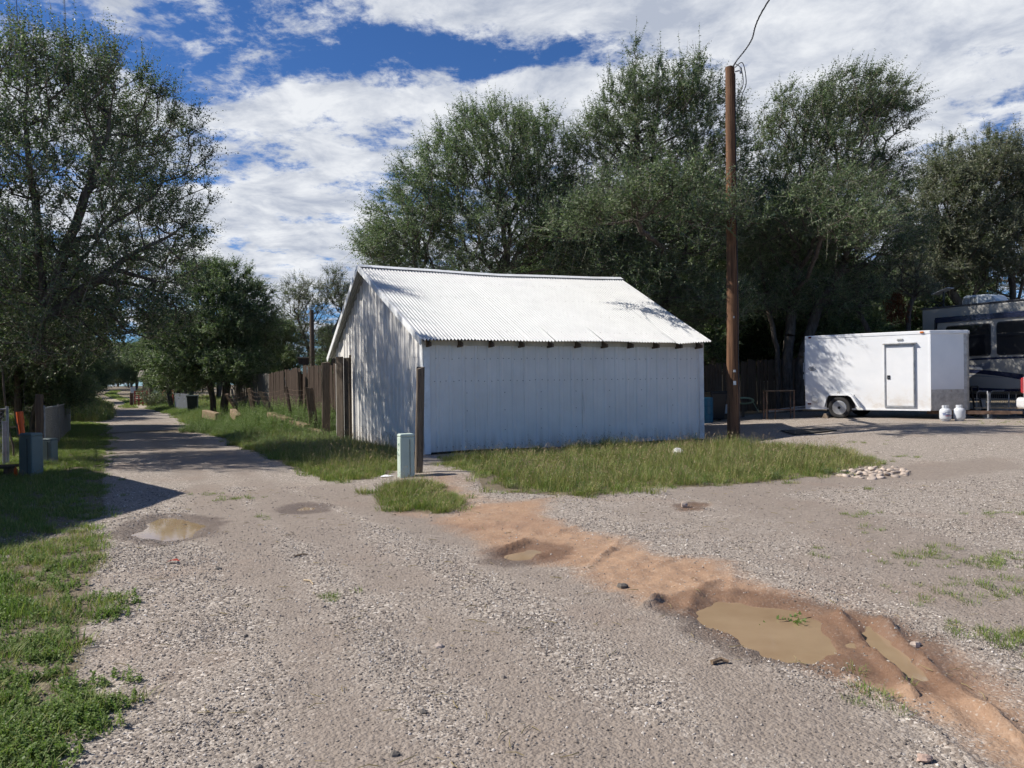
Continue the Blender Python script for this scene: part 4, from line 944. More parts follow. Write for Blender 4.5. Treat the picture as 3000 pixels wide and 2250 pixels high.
b = MB(); b.lathe([(.215, .095), (.205, .098), (.19, .07), (.17, .045), (.155, .05), (.10, .065), (.08, .085), (.055, .085), (0, .085)], 32, Ry, (wx, -.12, wr)); rim = b.build('rim', 'aluminium', wheel, smooth=False)
b = MB()
for a in range(8): t = a * math.pi / 4; b.lathe([(.020, .059), (.018, .064), (0, .065)], 8, Ry, (wx + .132 * math.cos(t), -.122, wr + .132 * math.sin(t)))
tag(b.build('rim_holes', 'dark_hole', wheel), kind='stuff')
b = MB(); b.lathe([(.045, .085), (.042, .12), (.03, .13), (0, .13)], 12, Ry, (wx, -.12, wr)); b.build('hub', 'black_steel', wheel)
for yy in (TWD + .12,):
    MB().lathe([(.20, -.09), (.315, -.095), (wr, -.07), (wr, .07), (.315, .095), (.20, .09)], 24, Ry, (wx, yy, wr)).build('tyre', 'tyre', tr)
MB().box((wx, TWD / 2, wr - .03), (.07, TWD + .1, .07)).build('axle', 'black_steel', tr)
# rear door ironwork and ramp cable bars
b = MB(); b.tube([(-.04, .03, TB + .75), (-.04, .03, TB + 1.85)], .014, 8); b.box((-.05, .02, TB + 1.05), (.05, .05, .16)); b.box((-.06, .03, TB + 1.35), (.04, .04, .30)); b.build('lock_bar', 'galvanised', tr)
b = MB(); b.box((-.012, TWD / 2, (TB + TT) / 2 - .05), (.02, TWD - .05, TT - TB - .14)); b.build('ramp_door', 'white_paint', tr)
# tongue and jack
b = MB(); b.bar((TL - .2, .4, TB - .06), (TL + VN + 1.05, TWD / 2, TB - .06), .055, .10); b.bar((TL - .2, TWD - .4, TB - .06), (TL + VN + 1.05, TWD / 2, TB - .06), .055, .10); b.box((TL + VN + 1.15, TWD / 2, TB - .05), (.28, .09, .08)); b.build('tongue', 'rust_steel', tr)
b = MB(); b.tube([(TL + VN + .45, TWD / 2, .05), (TL + VN + .45, TWD / 2, .78)], .032, 10); b.box((TL + VN + .45, TWD / 2, .03), (.18, .18, .03)); b.tube([(TL + VN + .45, TWD / 2, .78), (TL + VN + .45, TWD / 2 - .12, .82), (TL + VN + .45, TWD / 2 - .14, .74)], .012, 6); b.build('jack', 'galvanised', tr)
# wheel chock, blocks, lumber under the tongue
p = Vector((TR.x, TR.y, 0)) + e_ * (wx - .42) + Vector((e_.y, -e_.x, 0)) * .13; p.z = gnear(p.x, p.y); b = MB(); b.prism([(-.10, 0), (.11, 0), (.03, .15), (-.04, .15)], .14, Matrix(((1, 0, 0), (0, 0, -1), (0, 1, 0)))); tag(b.build('wheel_chock', 'wood_block', loc=p, rz=math.atan2(e_.y, e_.x), bevel=.012), 'wooden wheel chock wedged behind the trailer tyre', 'chock')
p = at(2888, 1212, 23.2); p.z = gnear(p.x, p.y); b = MB(); b.box((0, 0, .07), (.30, .18, .16)); tag(b.build('concrete_block', 'concrete', loc=p, bevel=.012), 'grey concrete block under the trailer tongue', 'block')
a_, c_ = at(2855, 1196, 23.0), at(3060, 1193, 22.2); a_.z = c_.z = gnear(a_.x, a_.y) + .30; b = MB(); b.bar((0, 0, 0), c_ - a_, .09, .04); tag(b.build('lumber_board', 'lumber', loc=a_), 'pale board lying level beside the trailer tongue', 'board')
# ---------------------------------------------------------------- propane cylinders
def cylinder(px, label, lab, rz):
    p = gp(px, 1233); o = thing('propane_cylinder', p, label, 'gas cylinder', rz, 'white propane cylinders by the trailer nose')
    b = MB(); b.lathe([(.10, .0), (.115, .02), (.115, .035), (.14, .05), (.152, .09), (.155, .13), (.155, .27), (.148, .31), (.125, .345), (.09, .365), (.05, .372), (0, .374)], 24); b.build('tank', 'tank_white', o, smooth=True)
    b = MB()
    for k in range(17):
        a0, a1 = -2.5 + k * .36, -2.5 + (k + 1) * .36; r = .088
        for z0, z1 in ((.36, .40), (.40, .45)):
            b.add([(r * math.cos(a), r * math.sin(a), z) for z in (z0, z1) for a in (a0, a1)], [(0, 1, 3, 2)])
    c = b.build('collar', 'tank_white', o); md = c.modifiers.new('thick', 'SOLIDIFY'); md.thickness = .006
    b = MB(); b.tube([(0, 0, .37), (0, 0, .42)], .018, 8); b.tube([(0, 0, .405), (.05, -.02, .405)], .014, 8); b.tube([(0, 0, .42), (0, 0, .432)], .03, 10); b.build('valve', 'black_steel', o)
    if lab:
        def band(z0, z1, a0, a1, m):
            b = MB(); n = 8
            for k in range(n + 1):
                a = a0 + (a1 - a0) * k / n
                for z in (z0, z1): b.v.append((.1565 * math.cos(a), .1565 * math.sin(a), z))
            b.f = [(2 * k, 2 * k + 2, 2 * k + 3, 2 * k + 1) for k in range(n)]; b.build('label', m, o)
        band(.175, .20, -2.7, -1.5, 'label_blue'); band(.145, .165, -2.3, -.8, 'label_red'); band(.215, .235, -2.75, -2.2, 'label_blue'); band(.255, .262, -2.4, -1.4, 'label_blue')
    else:
        b = MB(); b.box((.1, -.12, .25), (.02, .02, .025)); b.build('label', 'ink', o)
    return o
cylinder(2770, 'white propane cylinder with a blue and red label by the trailer nose', True, .2); cylinder(2811, 'plain white propane cylinder standing right of the labelled one', False, .9)
# ---------------------------------------------------------------- motorhome / fifth-wheel
VR = at(2700, 907, 26.3); f_ = Vector((.45, -.893, 0)).normalized(); vz = gnear(VR.x, VR.y)
rv = thing('travel_trailer', (VR.x, VR.y, vz), 'large beige and navy travel trailer with a slide-out behind the white trailer', 'travel trailer', math.atan2(f_.y, f_.x))
RVH, RVB, RVL, RVW = VR.z - vz, .70, 8.6, 2.45      # local x forward, y away from the camera
b = MB(); b.box((RVL / 2, RVW / 2, (RVH + RVB) / 2), (RVL, RVW, RVH - RVB)); b.build('body', 'rv_skin', rv, bevel=.06)
b = MB(); b.box((RVL / 2, RVW / 2, RVH + .012), (RVL + .04, RVW + .05, .05)); b.build('roof', 'rv_roof', rv, bevel=.015)
sx0, sx1, sz0, sz1, so_y = .85, 6.2, RVB + .16, RVH - .42, -.45
b = MB(); b.box(((sx0 + sx1) / 2, so_y / 2 + .1, (sz0 + sz1) / 2), (sx1 - sx0, -so_y + .2, sz1 - sz0)); sl_ = b.build('slide_out', 'rv_skin', rv, bevel=.03)
b = MB(); b.box(((sx0 + sx1) / 2, so_y / 2, sz1 + .03), (sx1 - sx0 + .05, -so_y + .12, .05)); b.box(((sx0 + sx1) / 2, so_y - .025, sz1 - .05), (sx1 - sx0 + .04, .05, .15)); b.build('slide_awning', 'rv_navy', sl_)
b = MB(); b.box((sx0 - .03, so_y / 2 - .02, (sz0 + sz1) / 2), (.05, -so_y + .06, sz1 - sz0)); b.build('slide_seal', 'plastic_black', sl_)
def rounded(x0, x1, z0, z1, r, n=6):
    out = []
    for cx, cz, a0 in ((x1 - r, z0 + r, -90), (x1 - r, z1 - r, 0), (x0 + r, z1 - r, 90), (x0 + r, z0 + r, 180)):
        for k in range(n + 1): a = R(a0 + 90 * k / n); out.append((cx + r * math.cos(a), cz + r * math.sin(a)))
    return out
XZ = Matrix(((1, 0, 0), (0, 0, -1), (0, 1, 0)))      # outline (u, v) -> local x, z; pushed towards -y
def win(x0, x1, z0, z1, y, par):
    f = MB().prism(rounded(x0, x1, z0, z1, .10), .018, XZ, (0, y, 0)).build('window', 'plastic_black', par)
    MB().prism(rounded(x0 + .03, x1 - .03, z0 + .03, z1 - .03, .08), .006, XZ, (0, y - .018, 0)).build('pane', 'dark_glass', f)
win(1.17, 2.62, sz0 + 1.05, sz1 - .24, so_y, sl_); win(2.80, 4.2, sz0 + 1.05, sz1 - .22, so_y, sl_); win(.16, .70, RVH - 1.35, RVH - .82, 0, rv)
def swoosh(top, bot, y, m, par, name='stripe'):
    b = MB(); n = len(top)
    b.v += [(x, y, z) for x, z in top] + [(x, y, z) for x, z in bot]; b.f = [(i, i + n, i + n + 1, i + 1) for i in range(n - 1)]; b.build(name, m, par)
def curve(x0, x1, z0, z1, c, n=14): return [(x0 + (x1 - x0) * t, z0 + (z1 - z0) * t + c * math.sin(math.pi * t)) for t in [k / n for k in range(n + 1)]]
zb = sz0
swoosh(curve(sx0, 4.2, zb + .90, zb + .98, .05), curve(sx0, 4.2, zb + .88, zb + .93, .02), so_y - .004, 'rv_navy', sl_)
swoosh(curve(sx0, 4.6, zb + .68, zb + .26, .10), curve(sx0, 4.6, zb + .60, zb + .06, .10), so_y - .004, 'rv_navy', sl_)
swoosh(curve(sx0, 3.0, zb + .48, zb + .36, .04), curve(sx0, 3.0, zb + .45, zb + .355, .02), so_y - .004, 'rv_mid', sl_)
for k in range(4): swoosh(curve(sx0, 2.0 + .1 * k, zb + .85 - .035 * k, zb + .77 - .02 * k, .03), curve(sx0, 2.0 + .1 * k, zb + .84 - .035 * k, zb + .765 - .02 * k, .015), so_y - .005, 'rv_navy', sl_)
swoosh(curve(1.75, 2.6, zb + .80, zb + .86, -.06), curve(1.75, 2.6, zb + .80, zb + .66, -.10), so_y - .0045, 'rv_mid', sl_)
swoosh(curve(sx0, 4.2, zb + .12, zb - .0, -.02), curve(sx0, 4.2, zb + .08, zb - .0, -.10), so_y - .004, 'rv_navy', sl_)
swoosh([(0.03, RVB + .55), (sx0, RVB + .5)], [(.03, RVB + .32), (sx0, RVB + .30)], -.004, 'rv_navy', rv); swoosh([(0.03, RVB + 1.0), (sx0, RVB + .95)], [(.03, RVB + .93), (sx0, RVB + .90)], -.004, 'rv_mid', rv)
ac = MB(); ac.prism([(-.52, 0), (.62, 0), (.60, .12), (.48, .27), (.30, .32), (-.40, .34), (-.50, .30), (-.54, .15)], .70, XZ, (1.55, RVW / 2 + .1, RVH + .04)); aco = ac.build('air_conditioner', 'ac_white', rv, bevel=.035)
b = MB()
for r_ in range(7):
    for c2 in range(4): b.box((1.10 + c2 * .12, RVW / 2 - .605, RVH + .08 + r_ * .035), (.10, .012, .017))
b.build('grille', 'dark_hole', aco)
dish = MB(); dish.box((.42, .5, RVH + .60), (.62, .36, .035), 0, Matrix.Rotation(-.28, 3, 'Y')); do = dish.build('satellite_dish', 'plastic_grey', rv, bevel=.012)
b = MB(); b.tube([(.46, .5, RVH + .03), (.46, .5, RVH + .58)], .022, 8); b.tube([(.46, .5, RVH + .25), (.20, .3, RVH + .04)], .014, 6); b.tube([(.46, .5, RVH + .25), (.75, .35, RVH + .04)], .014, 6); b.build('dish_mast', 'black_steel', rv)
b = MB()
for y in (.30, .62): b.tube(spline([Vector((-.08, y, RVB + .3)), Vector((-.10, y, RVH - .3)), Vector((-.08, y, RVH + .18)), Vector((.20, y, RVH + .26)), Vector((.42, y, RVH + .05))], 6), .016, 6)
for z in (.6, .95, 1.3, 1.65, 2.0, 2.35, 2.7): b.tube([(-.10, .30, RVB + z - .3), (-.10, .62, RVB + z - .3)], .012, 6)
b.build('ladder', 'black_steel', rv)
b = MB(); b.box((RVL / 2, RVW / 2, RVB - .06), (RVL - .1, RVW - .2, .14)); b.build('chassis', 'black_steel', rv)
for wx_ in (3.6, 4.5): MB().lathe([(.2, -.1), (.36, -.1), (.38, -.07), (.38, .07), (.36, .1), (.2, .1)], 24, Ry, (wx_, .15, .38)).build('tyre', 'tyre', rv)
# dog pen panels and things stored under the travel trailer
for i, (pa, pc, lab) in enumerate((((2862, 1190), (2900, 1190), 'black wire pen panel next to the trailer nose'), ((2902, 1190), (2955, 1190), 'wide black wire pen panel with rounded top'), ((2957, 1190), (2976, 1190), 'narrow black wire pen panel'), ((2978, 1190), (3040, 1190), 'black wire pen panel at the right edge'))):
    a_, c_ = at(*pa, 23.6 - .1 * i), at(*pc, 23.5 - .1 * i); g0 = gnear(a_.x, a_.y); o = thing('pen_panel', (a_.x, a_.y, g0), lab, 'pen panel', group='wire pen panels under the travel trailer')
    w = (c_ - a_).length; dv = Vector((c_.x - a_.x, c_.y - a_.y, 0)).normalized(); hgt = .78; b = MB(); P_ = lambda u, z: dv * u + Vector((0, 0, z))
    b.tube([P_(0, .02), P_(0, hgt - .06), P_(.05, hgt), P_(w - .05, hgt), P_(w, hgt - .06), P_(w, .02)], .012, 6); b.build('frame', 'galvanised', o)
    b = MB(); u = .06
    while u < w - .03: b.tube([P_(u, .04), P_(u, hgt)], .0035, 4, False); u += .055
    for z in (.06, .28, .52): b.tube([P_(0, z), P_(w, z)], .006, 4, False)
    b.build('wire_grid', 'wire_grey', o)
a_, c_ = at(2890, 1140, 24.6), at(2960, 1135, 24.2); b = MB(); b.bar((0, 0, 0), c_ - a_, .16, .05); tag(b.build('stored_plank', 'lumber', loc=a_), 'yellowish plank stored under the travel trailer', 'board')
p = at(2880, 1175, 24.3); p.z = gnear(p.x, p.y); b = MB(); b.tube([(0, 0, 0), (0, 0, .48)], .075, 12); b.tube([(0, 0, .44), (0, 0, .5)], .11, 12); tag(b.build('white_pipe', 'plastic_white', loc=p), 'short white pipe stub standing behind the pen', 'pipe')
p = at(2870, 1185, 24.0); p.z = gnear(p.x, p.y); o = thing('hand_cart', p, 'dark hand truck standing behind the trailer nose', 'hand truck'); b = MB(); b.bar((-.14, 0, .05), (-.26, 0, .92), .04); b.bar((.10, 0, .05), (-.06, 0, .92), .04); b.bar((-.26, 0, .92), (-.06, 0, .92), .04); b.bar((-.2, 0, .5), (.02, 0, .5), .04); b.build('frame', 'plastic_black', o); b = MB(); b.box((0, -.1, .03), (.4, .25, .03)); b.build('toe_plate', 'plastic_black', o)
for s_ in (-.2, .2): MB().lathe([(.05, -.03), (.11, -.03), (.11, .03), (.05, .03)], 14, Matrix.Rotation(math.pi / 2, 3, 'Y'), (s_, .06, .11)).build('wheel', 'tyre', o)
# ---------------------------------------------------------------- pickup truck at the right edge (its rear corner shows)
p = at(3062, 1180, 18.6); g0 = gnear(p.x, p.y); pk = thing('pickup_truck', (p.x, p.y, g0), 'white pickup truck whose rear corner and red tail light enter at the right edge', 'truck', -.30)
b = MB(); b.prism([(.10, .55), (2.0, .55), (2.0, 1.28), (.10, 1.28)], 1.85, XZ, (0, 1.9, 0)); b.build('bed', 'truck_white', pk, bevel=.06)
b = MB(); b.prism([(2.03, .5), (5.6, .5), (5.65, .95), (5.4, 1.18), (4.35, 1.26), (3.75, 1.86), (2.35, 1.90), (2.03, 1.30)], 1.8, XZ, (0, 1.88, 0)); b.build('cab', 'truck_white', pk, bevel=.06)
b = MB(); b.prism([(2.35, 1.30), (4.15, 1.30), (3.70, 1.78), (2.45, 1.80)], .012, XZ, (0, .07, 0)); b.build('side_window', 'dark_glass', pk)
b = MB(); b.prism(rounded(-.06, .20, .40, .70, .09), 1.95, XZ, (0, 1.94, 0)); b.build('bumper', 'truck_white', pk, bevel=.05)
b = MB(); b.prism(rounded(.05, .23, .80, 1.22, .05), .05, XZ, (0, .07, 0)); b.build('tail_light', 'red_lens', pk, bevel=.015)
b = MB(); b.prism(rounded(.05, .23, .80, 1.22, .05), .05, XZ, (0, 1.93, 0)); b.build('tail_light', 'red_lens', pk, bevel=.015)
for wx_ in (1.25, 4.75):
    for yy in (.22, 1.70):
        t = MB().lathe([(.2, -.12), (.36, -.12), (.38, -.08), (.38, .08), (.36, .12), (.2, .12)], 28, Ry, (wx_, yy, .38)).build('tyre', 'tyre', pk); MB().lathe([(.21, .10), (.18, .06), (0, .08)], 20, Ry, (wx_, yy - .03, .38)).build('rim', 'aluminium', t)
# ---------------------------------------------------------------- plank fence, bin, barrel and table in the shade behind the pole
def plank_fence(name, a, c, h, m, label, pw=.14, gap=.012, seed=0, rails=True, tilt=0.02, posts=True, hvar=.02, h2=None):
    a, c = Vector(a), Vector(c); d = Vector((c.x - a.x, c.y - a.y, 0)); Lf = d.length; d.normalize(); nrm = Vector((d.y, -d.x, 0)); rz = math.atan2(d.y, d.x); q = random.Random(seed)
    o = thing(name, a, label, 'fence'); u = 0; meshes = []
    for k in range(4):
        b = MB(); w = pw - gap; hh = h * (1 + q.uniform(-hvar, hvar)); b.prism([(-w / 2, 0), (w / 2, 0), (w / 2, hh - .03), (w / 2 - .03, hh), (-w / 2 + .03, hh - q.uniform(0, .02)), (-w / 2, hh - .03)], .018, XZ)
        me = bpy.data.meshes.new('plank'); me.from_pydata(b.v, [], b.f); me.materials.append(MATS[m]); meshes.append(me)
    while u < Lf:
        x, y = a.x + d.x * u, a.y + d.y * u; pl = bpy.data.objects.new('plank', q.choice(meshes)); COL.objects.link(pl); pl.parent = o
        zz_ = gnear(x, y) - a.z + .02; pl.location = (x - a.x, y - a.y, zz_ + q.uniform(-.02, .02)); pl.rotation_euler = (q.uniform(-tilt, tilt), q.uniform(-tilt, tilt), rz)
        if h2: pl.scale.z = 1 + (h2 / h - 1) * u / Lf
        u += pw * q.uniform(.97, 1.06)
    if rails:
        for z in (.35, h - .35):
            b = MB(); b.bar(-nrm * .035 + Vector((0, 0, z)), d * Lf - nrm * .035 + Vector((0, 0, z + gnear(c.x, c.y) - a.z)), .035, .09); b.build('rail', m, o)
    if posts:
        n = max(1, int(Lf / 2.4))
        for k in range(n + 1): x = d * (Lf * k / n) - nrm * .10; b = MB(); b.box((x.x, x.y, h / 2 - .1), (.09, .09, h + .1)); b.build('fence_post', m, o)
    return o
def g3(x, y): return Vector((x, y, gnear(x, y)))
fa, fb_ = at(2040, 1180, 30.0), at(2720, 1180, 31.0)
plank_fence('plank_fence', g3(fa.x, 30), g3(fb_.x, 31), 2.0, 'old_wood', 'dark plank fence in the shade between shed and trailer', seed=4)
p = at(2097, 1208, 27.0); o = thing('trash_bin', g3(p.x, p.y), 'black wheeled trash bin in the shade right of the shed', 'bin', .1); b = MB(); b.hexa([(-.22, -.25, .06), (.22, -.25, .06), (.22, .25, .06), (-.22, .25, .06), (-.29, -.34, .98), (.29, -.34, .98), (.29, .34, .98), (-.29, .34, .98)]); b.build('bin_body', 'plastic_black', o, bevel=.03); b = MB(); b.box((0, 0, 1.01), (.64, .74, .06)); b.box((0, .36, 1.0), (.5, .08, .05)); b.build('lid', 'plastic_black', o, bevel=.02)
for s_ in (-.24, .24): MB().lathe([(.03, -.03), (.12, -.03), (.12, .03), (.03, .03)], 14, Matrix.Rotation(math.pi / 2, 3, 'Y'), (s_, .26, .12)).build('wheel', 'tyre', o)
p = at(2064, 1216, 26.0); b = MB(); b.lathe([(.26, 0), (.28, .03), (.285, .28), (.295, .30), (.285, .32), (.285, .58), (.295, .60), (.285, .62), (.28, .86), (.26, .88), (.25, .87), (0, .87)], 22); tag(b.build('plastic_barrel', 'barrel_blue', loc=g3(p.x, p.y)), 'blue plastic barrel just behind the right end of the shed', 'barrel')
p = at(2126, 1190, 27.5); b = MB(); b.lathe([(.12, .2), (.15, .5), (.158, .5), (.158, .52), (.14, .52), (.11, .22), (0, .22)], 18); o = b.build('bucket', 'plastic_white', loc=g3(p.x, p.y)); tag(o, 'white bucket beside the black bin', 'bucket'); b = MB(); b.box((0, 0, .1), (.3, .3, .2)); tag(b.build('wood_stand', 'old_wood', loc=g3(p.x, p.y)), 'small wooden stand under the white bucket', 'stand')
p = at(2178, 1170, 27.6); o = thing('garden_hose', g3(p.x, p.y), 'coiled pale green garden hose hung behind the pole', 'hose'); b = MB()
pts = [Vector((.36 * math.cos(a) * (1 + .04 * math.sin(a * .37)), .05 * math.sin(a * .9), .62 + .10 * math.sin(a) - .012 * a / 6.28)) for a in [k * .3 for k in range(86)]]; b.tube(pts, .014, 6); b.build('coil', 'hose_green', o); b = MB(); b.tube([(.3, 0, .62), (.42, -.1, .35), (.5, -.15, .18)], .014, 6); b.build('hose_end', 'hose_green', o); b = MB(); b.box((0, .08, .35), (.10, .06, .75)); b.build('hose_stake', 'old_wood', o)
p = at(2282, 1225, 25.2); o = thing('work_table', g3(p.x, p.y), 'dark steel frame table in the shade left of the trailer', 'table', -.1); b = MB(); b.box((0, 0, .92), (.92, .5, .035)); b.build('table_top', 'old_wood', o)
for sx in (-.43, .43):
    for sy in (-.22, .22): MB().box((sx, sy, .45), (.04, .04, .92)).build('leg', 'rust_steel', o)
b = MB(); b.box((0, -.22, .30), (.86, .03, .03)); b.box((0, .22, .30), (.86, .03, .03)); b.box((-.14, -.1, .1), (.03, .03, .5)); b.build('stretcher', 'rust_steel', o)
for k, (y0, y1, lab) in enumerate(((1203, 1190, 'long pale pole lying low on the ground left of the trailer'), (1206, 1197, 'second pale pole lying beside the first left of the trailer'))):
    a_, c_ = at(2252, y0, 25.6), at(2362, y1, 25.4 - .1 * k); b = MB(); b.tube([Vector((0, 0, 0)), c_ - a_], .028, 8); tag(b.build('metal_bar', 'galvanised', loc=a_), lab, 'pole')
m0 = [gp(*q_) for q_ in ((2286, 1263), (2405, 1256), (2452, 1262), (2330, 1276))]; cen = sum(m0, Vector()) / 4; b = MB(); b.add([v - cen + Vector((0, 0, .012)) for v in m0] + [v - cen + Vector((0, 0, .03)) for v in m0], ((0, 3, 2, 1), (4, 5, 6, 7), (0, 1, 5, 4), (1, 2, 6, 5), (2, 3, 7, 6), (3, 0, 4, 7))); tag(b.build('rubber_mat', 'mat_dark', loc=cen), 'flat dark mat lying on the shaded gravel behind the pole', 'mat')
# ---------------------------------------------------------------- houses behind the fence
def house(name, c, lx, ly, hw, hr, rz, mw, mr, label, windows=(), eave=.4):
    o = thing(name, c, label, 'house', rz); MB().box((0, 0, hw / 2 - .2), (lx, ly, hw + .4)).build('wall', mw, o)
    e = eave; b = MB()
    for s_ in (-1, 1):
        vs = [(-lx / 2 - e, s_ * (ly / 2 + e), hw - hr * e / (ly / 2)), (lx / 2 + e, s_ * (ly / 2 + e), hw - hr * e / (ly / 2)), (lx / 2 + e, 0, hw + hr), (-lx / 2 - e, 0, hw + hr)]; b.add(vs + [(x, y, z + .10) for x, y, z in vs], ((0, 1, 2, 3), (7, 6, 5, 4), (0, 4, 5, 1), (1, 5, 6, 2), (2, 6, 7, 3), (3, 7, 4, 0)))
    b.build('roof', mr, o); g = MB()
    for s_ in (-1, 1): g.add([(s_ * lx / 2, -ly / 2, hw), (s_ * lx / 2, ly / 2, hw), (s_ * lx / 2, 0, hw + hr)], [(0, 1, 2)])
    g.build('gable', mw, o)
    for (x, z, w, h) in windows: f = MB().box((x, -ly / 2 - .02, z), (w, .05, h)).build('window', 'trim_white', o); MB().box((x, -ly / 2 - .05, z), (w - .12, .012, h - .12)).build('pane', 'dark_glass', f)
    return o
p = at(2330, 975, 44); house('house', g3(p.x - 3.5, 46), 13, 7, 3.9, 1.5, -.12, 'house_wall', 'blue_roof', 'house with a pale blue metal roof beyond the dark fence', ((2, 1.6, 1.2, 1.1), (-3, 1.6, 1.2, 1.1)))
p = at(2690, 965, 47); house('house', g3(p.x + .6, 49), 6, 5, 3.6, 1.4, .5, 'house_white', 'white_panel', 'small pale roof peeking out left of the travel trailer')
# ---------------------------------------------------------------- trees
def unit(a):
    return a / (np.linalg.norm(a, axis=-1, keepdims=True) + 1e-9)
STEM_OF = []
def grow(seed, trunk, lobes, npts, step=.55, bend=.5):
    """branch skeleton: trunk polylines, then each crown point is tied to the cheapest node"""
    q = np.random.default_rng(seed); pos, par, cost, sid = [], [], [], []
    for si, stem in enumerate(trunk):
        prev = -1
        for i in range(len(stem) - 1):
            a, b = np.array(stem[i], float), np.array(stem[i + 1], float); n = max(1, int(np.linalg.norm(b - a) / .35))
            for k in range(n + (i == len(stem) - 2)):
                p = a + (b - a) * k / n + q.normal(0, .02, 3)
                cost.append(0 if prev < 0 else cost[prev] + np.linalg.norm(p - pos[prev])); pos.append(p); sid.append(si); par.append(prev); prev = len(pos) - 1
    STEM_OF.clear(); STEM_OF.extend(sid); ntr = len(pos); tot = sum(l[6] for l in lobes); P = []
    for (cx, cy, cz, rx, ry, rz, w) in lobes:
        n = int(npts * w / tot); d = unit(q.normal(0, 1, (n, 3))); r = q.uniform(0, 1, (n, 1)) ** .42
        P.append(np.array([cx, cy, cz]) + d * r * np.array([rx, ry, rz]))
    P = np.concatenate(P); top = np.array(pos[ntr - 1]); P = P[np.argsort(np.linalg.norm(P - top, axis=1))]
    cap = ntr + len(P) * 8 + 10; A = np.zeros((cap, 3)); A[:ntr] = pos; C = np.full(cap, 1e9); C[:ntr] = np.array(cost) * .5
    C[:ntr] += np.where(A[:ntr, 2] < min(A[:ntr, 2].max() * .55, 2.4), 6, 0); n = ntr; pr = list(par) + [0] * (cap - ntr); tips = []
    for p in P:
        d = np.linalg.norm(A[:n] - p, axis=1); up = A[:n, 2] - p[2]
        j = int(np.argmin(d * 1.0 + C[:n] * .35 + np.maximum(up, -.2) * .6)); L_ = d[j]; k = max(1, min(7, int(L_ / step)))
        a = A[j].copy(); prev = j; sag = np.array([0, 0, L_ * .10 * bend])
        for i in range(1, k + 1):
            t = i / k; x = a + (p - a) * t + sag * math.sin(math.pi * t) * -1 + q.normal(0, .035, 3) * (t < 1) * min(1, L_)
            A[n] = x; pr[n] = prev; C[n] = C[prev] + np.linalg.norm(x - A[prev]); prev = n; n += 1
        tips.append(prev)
    A = A[:n]; pr = np.array(pr[:n]); cnt = np.zeros(n); cnt[tips] = 1
    for i in range(n - 1, -1, -1):
        if pr[i] >= 0: cnt[pr[i]] += cnt[i]
    return A, pr, cnt, np.array(tips), ntr
def tubes(A, B, ra, rb, n):
    """separate tapered tubes from A to B"""
    t = unit(B - A); ref = np.where(np.abs(t[:, 2:3]) < .9, np.array([[0, 0, 1.]]), np.array([[1., 0, 0]])); u = unit(np.cross(t, ref)); w = np.cross(t, u)
    ang = np.arange(n) * 2 * np.pi / n; ring = u[:, None] * np.cos(ang)[None, :, None] + w[:, None] * np.sin(ang)[None, :, None]
    V = np.concatenate([A[:, None] + ring * ra[:, None, None], B[:, None] + ring * rb[:, None, None]], 1).reshape(-1, 3)
    m = len(A); o = (np.arange(m) * 2 * n)[:, None, None]; j = np.arange(n); f = np.stack([j, (j + 1) % n, (j + 1) % n + n, j + n], -1)[None]
    return V, (o + f).reshape(-1, 4)
def leaves_on(q, base, tip, nl, size, wid, droop=.25, tri=False):
    """leaves set alternately along each twig"""
    T = len(base); t = (np.arange(nl)[None] + q.uniform(0, 1, (T, nl))) / nl * .95 + .08; ax = tip - base; L_ = np.linalg.norm(ax, axis=1)[:, None, None]; axn = unit(ax)[:, None]
    p = base[:, None] + ax[:, None] * t[..., None]; p[..., 2] += (-.10 * L_[..., 0] * (t * t)) * droop * 2
    side = unit(np.cross(axn + q.normal(0, .15, (T, nl, 3)), q.normal(0, 1, (T, 1, 3)) * .7 + np.array([0, 0, 1.]))); sg = np.where(np.arange(nl) % 2, 1., -1.)[None, :, None]
    d = unit(axn * .45 + side * sg * .9 + q.normal(0, .35, (T, nl, 3)) - np.array([0, 0, droop])); nrm = unit(q.normal(0, .65, (T, nl, 3)) + np.array([0, 0, .8])); sd = unit(np.cross(d, nrm))
    s_ = size * q.uniform(.65, 1.25, (T, nl, 1)) * (1.08 - .45 * t[..., None]); 
    if tri:
        V = np.stack([p + sd * s_ * wid, p + d * s_ * 1.15, p - sd * s_ * wid], 2).reshape(-1, 3); return V, np.arange(len(V)).reshape(-1, 3)
    V = np.stack([p, p + d * s_ * .48 + sd * s_ * wid, p + d * s_, p + d * s_ * .48 - sd * s_ * wid], 2).reshape(-1, 3)
    return V, np.arange(len(V)).reshape(-1, 4)
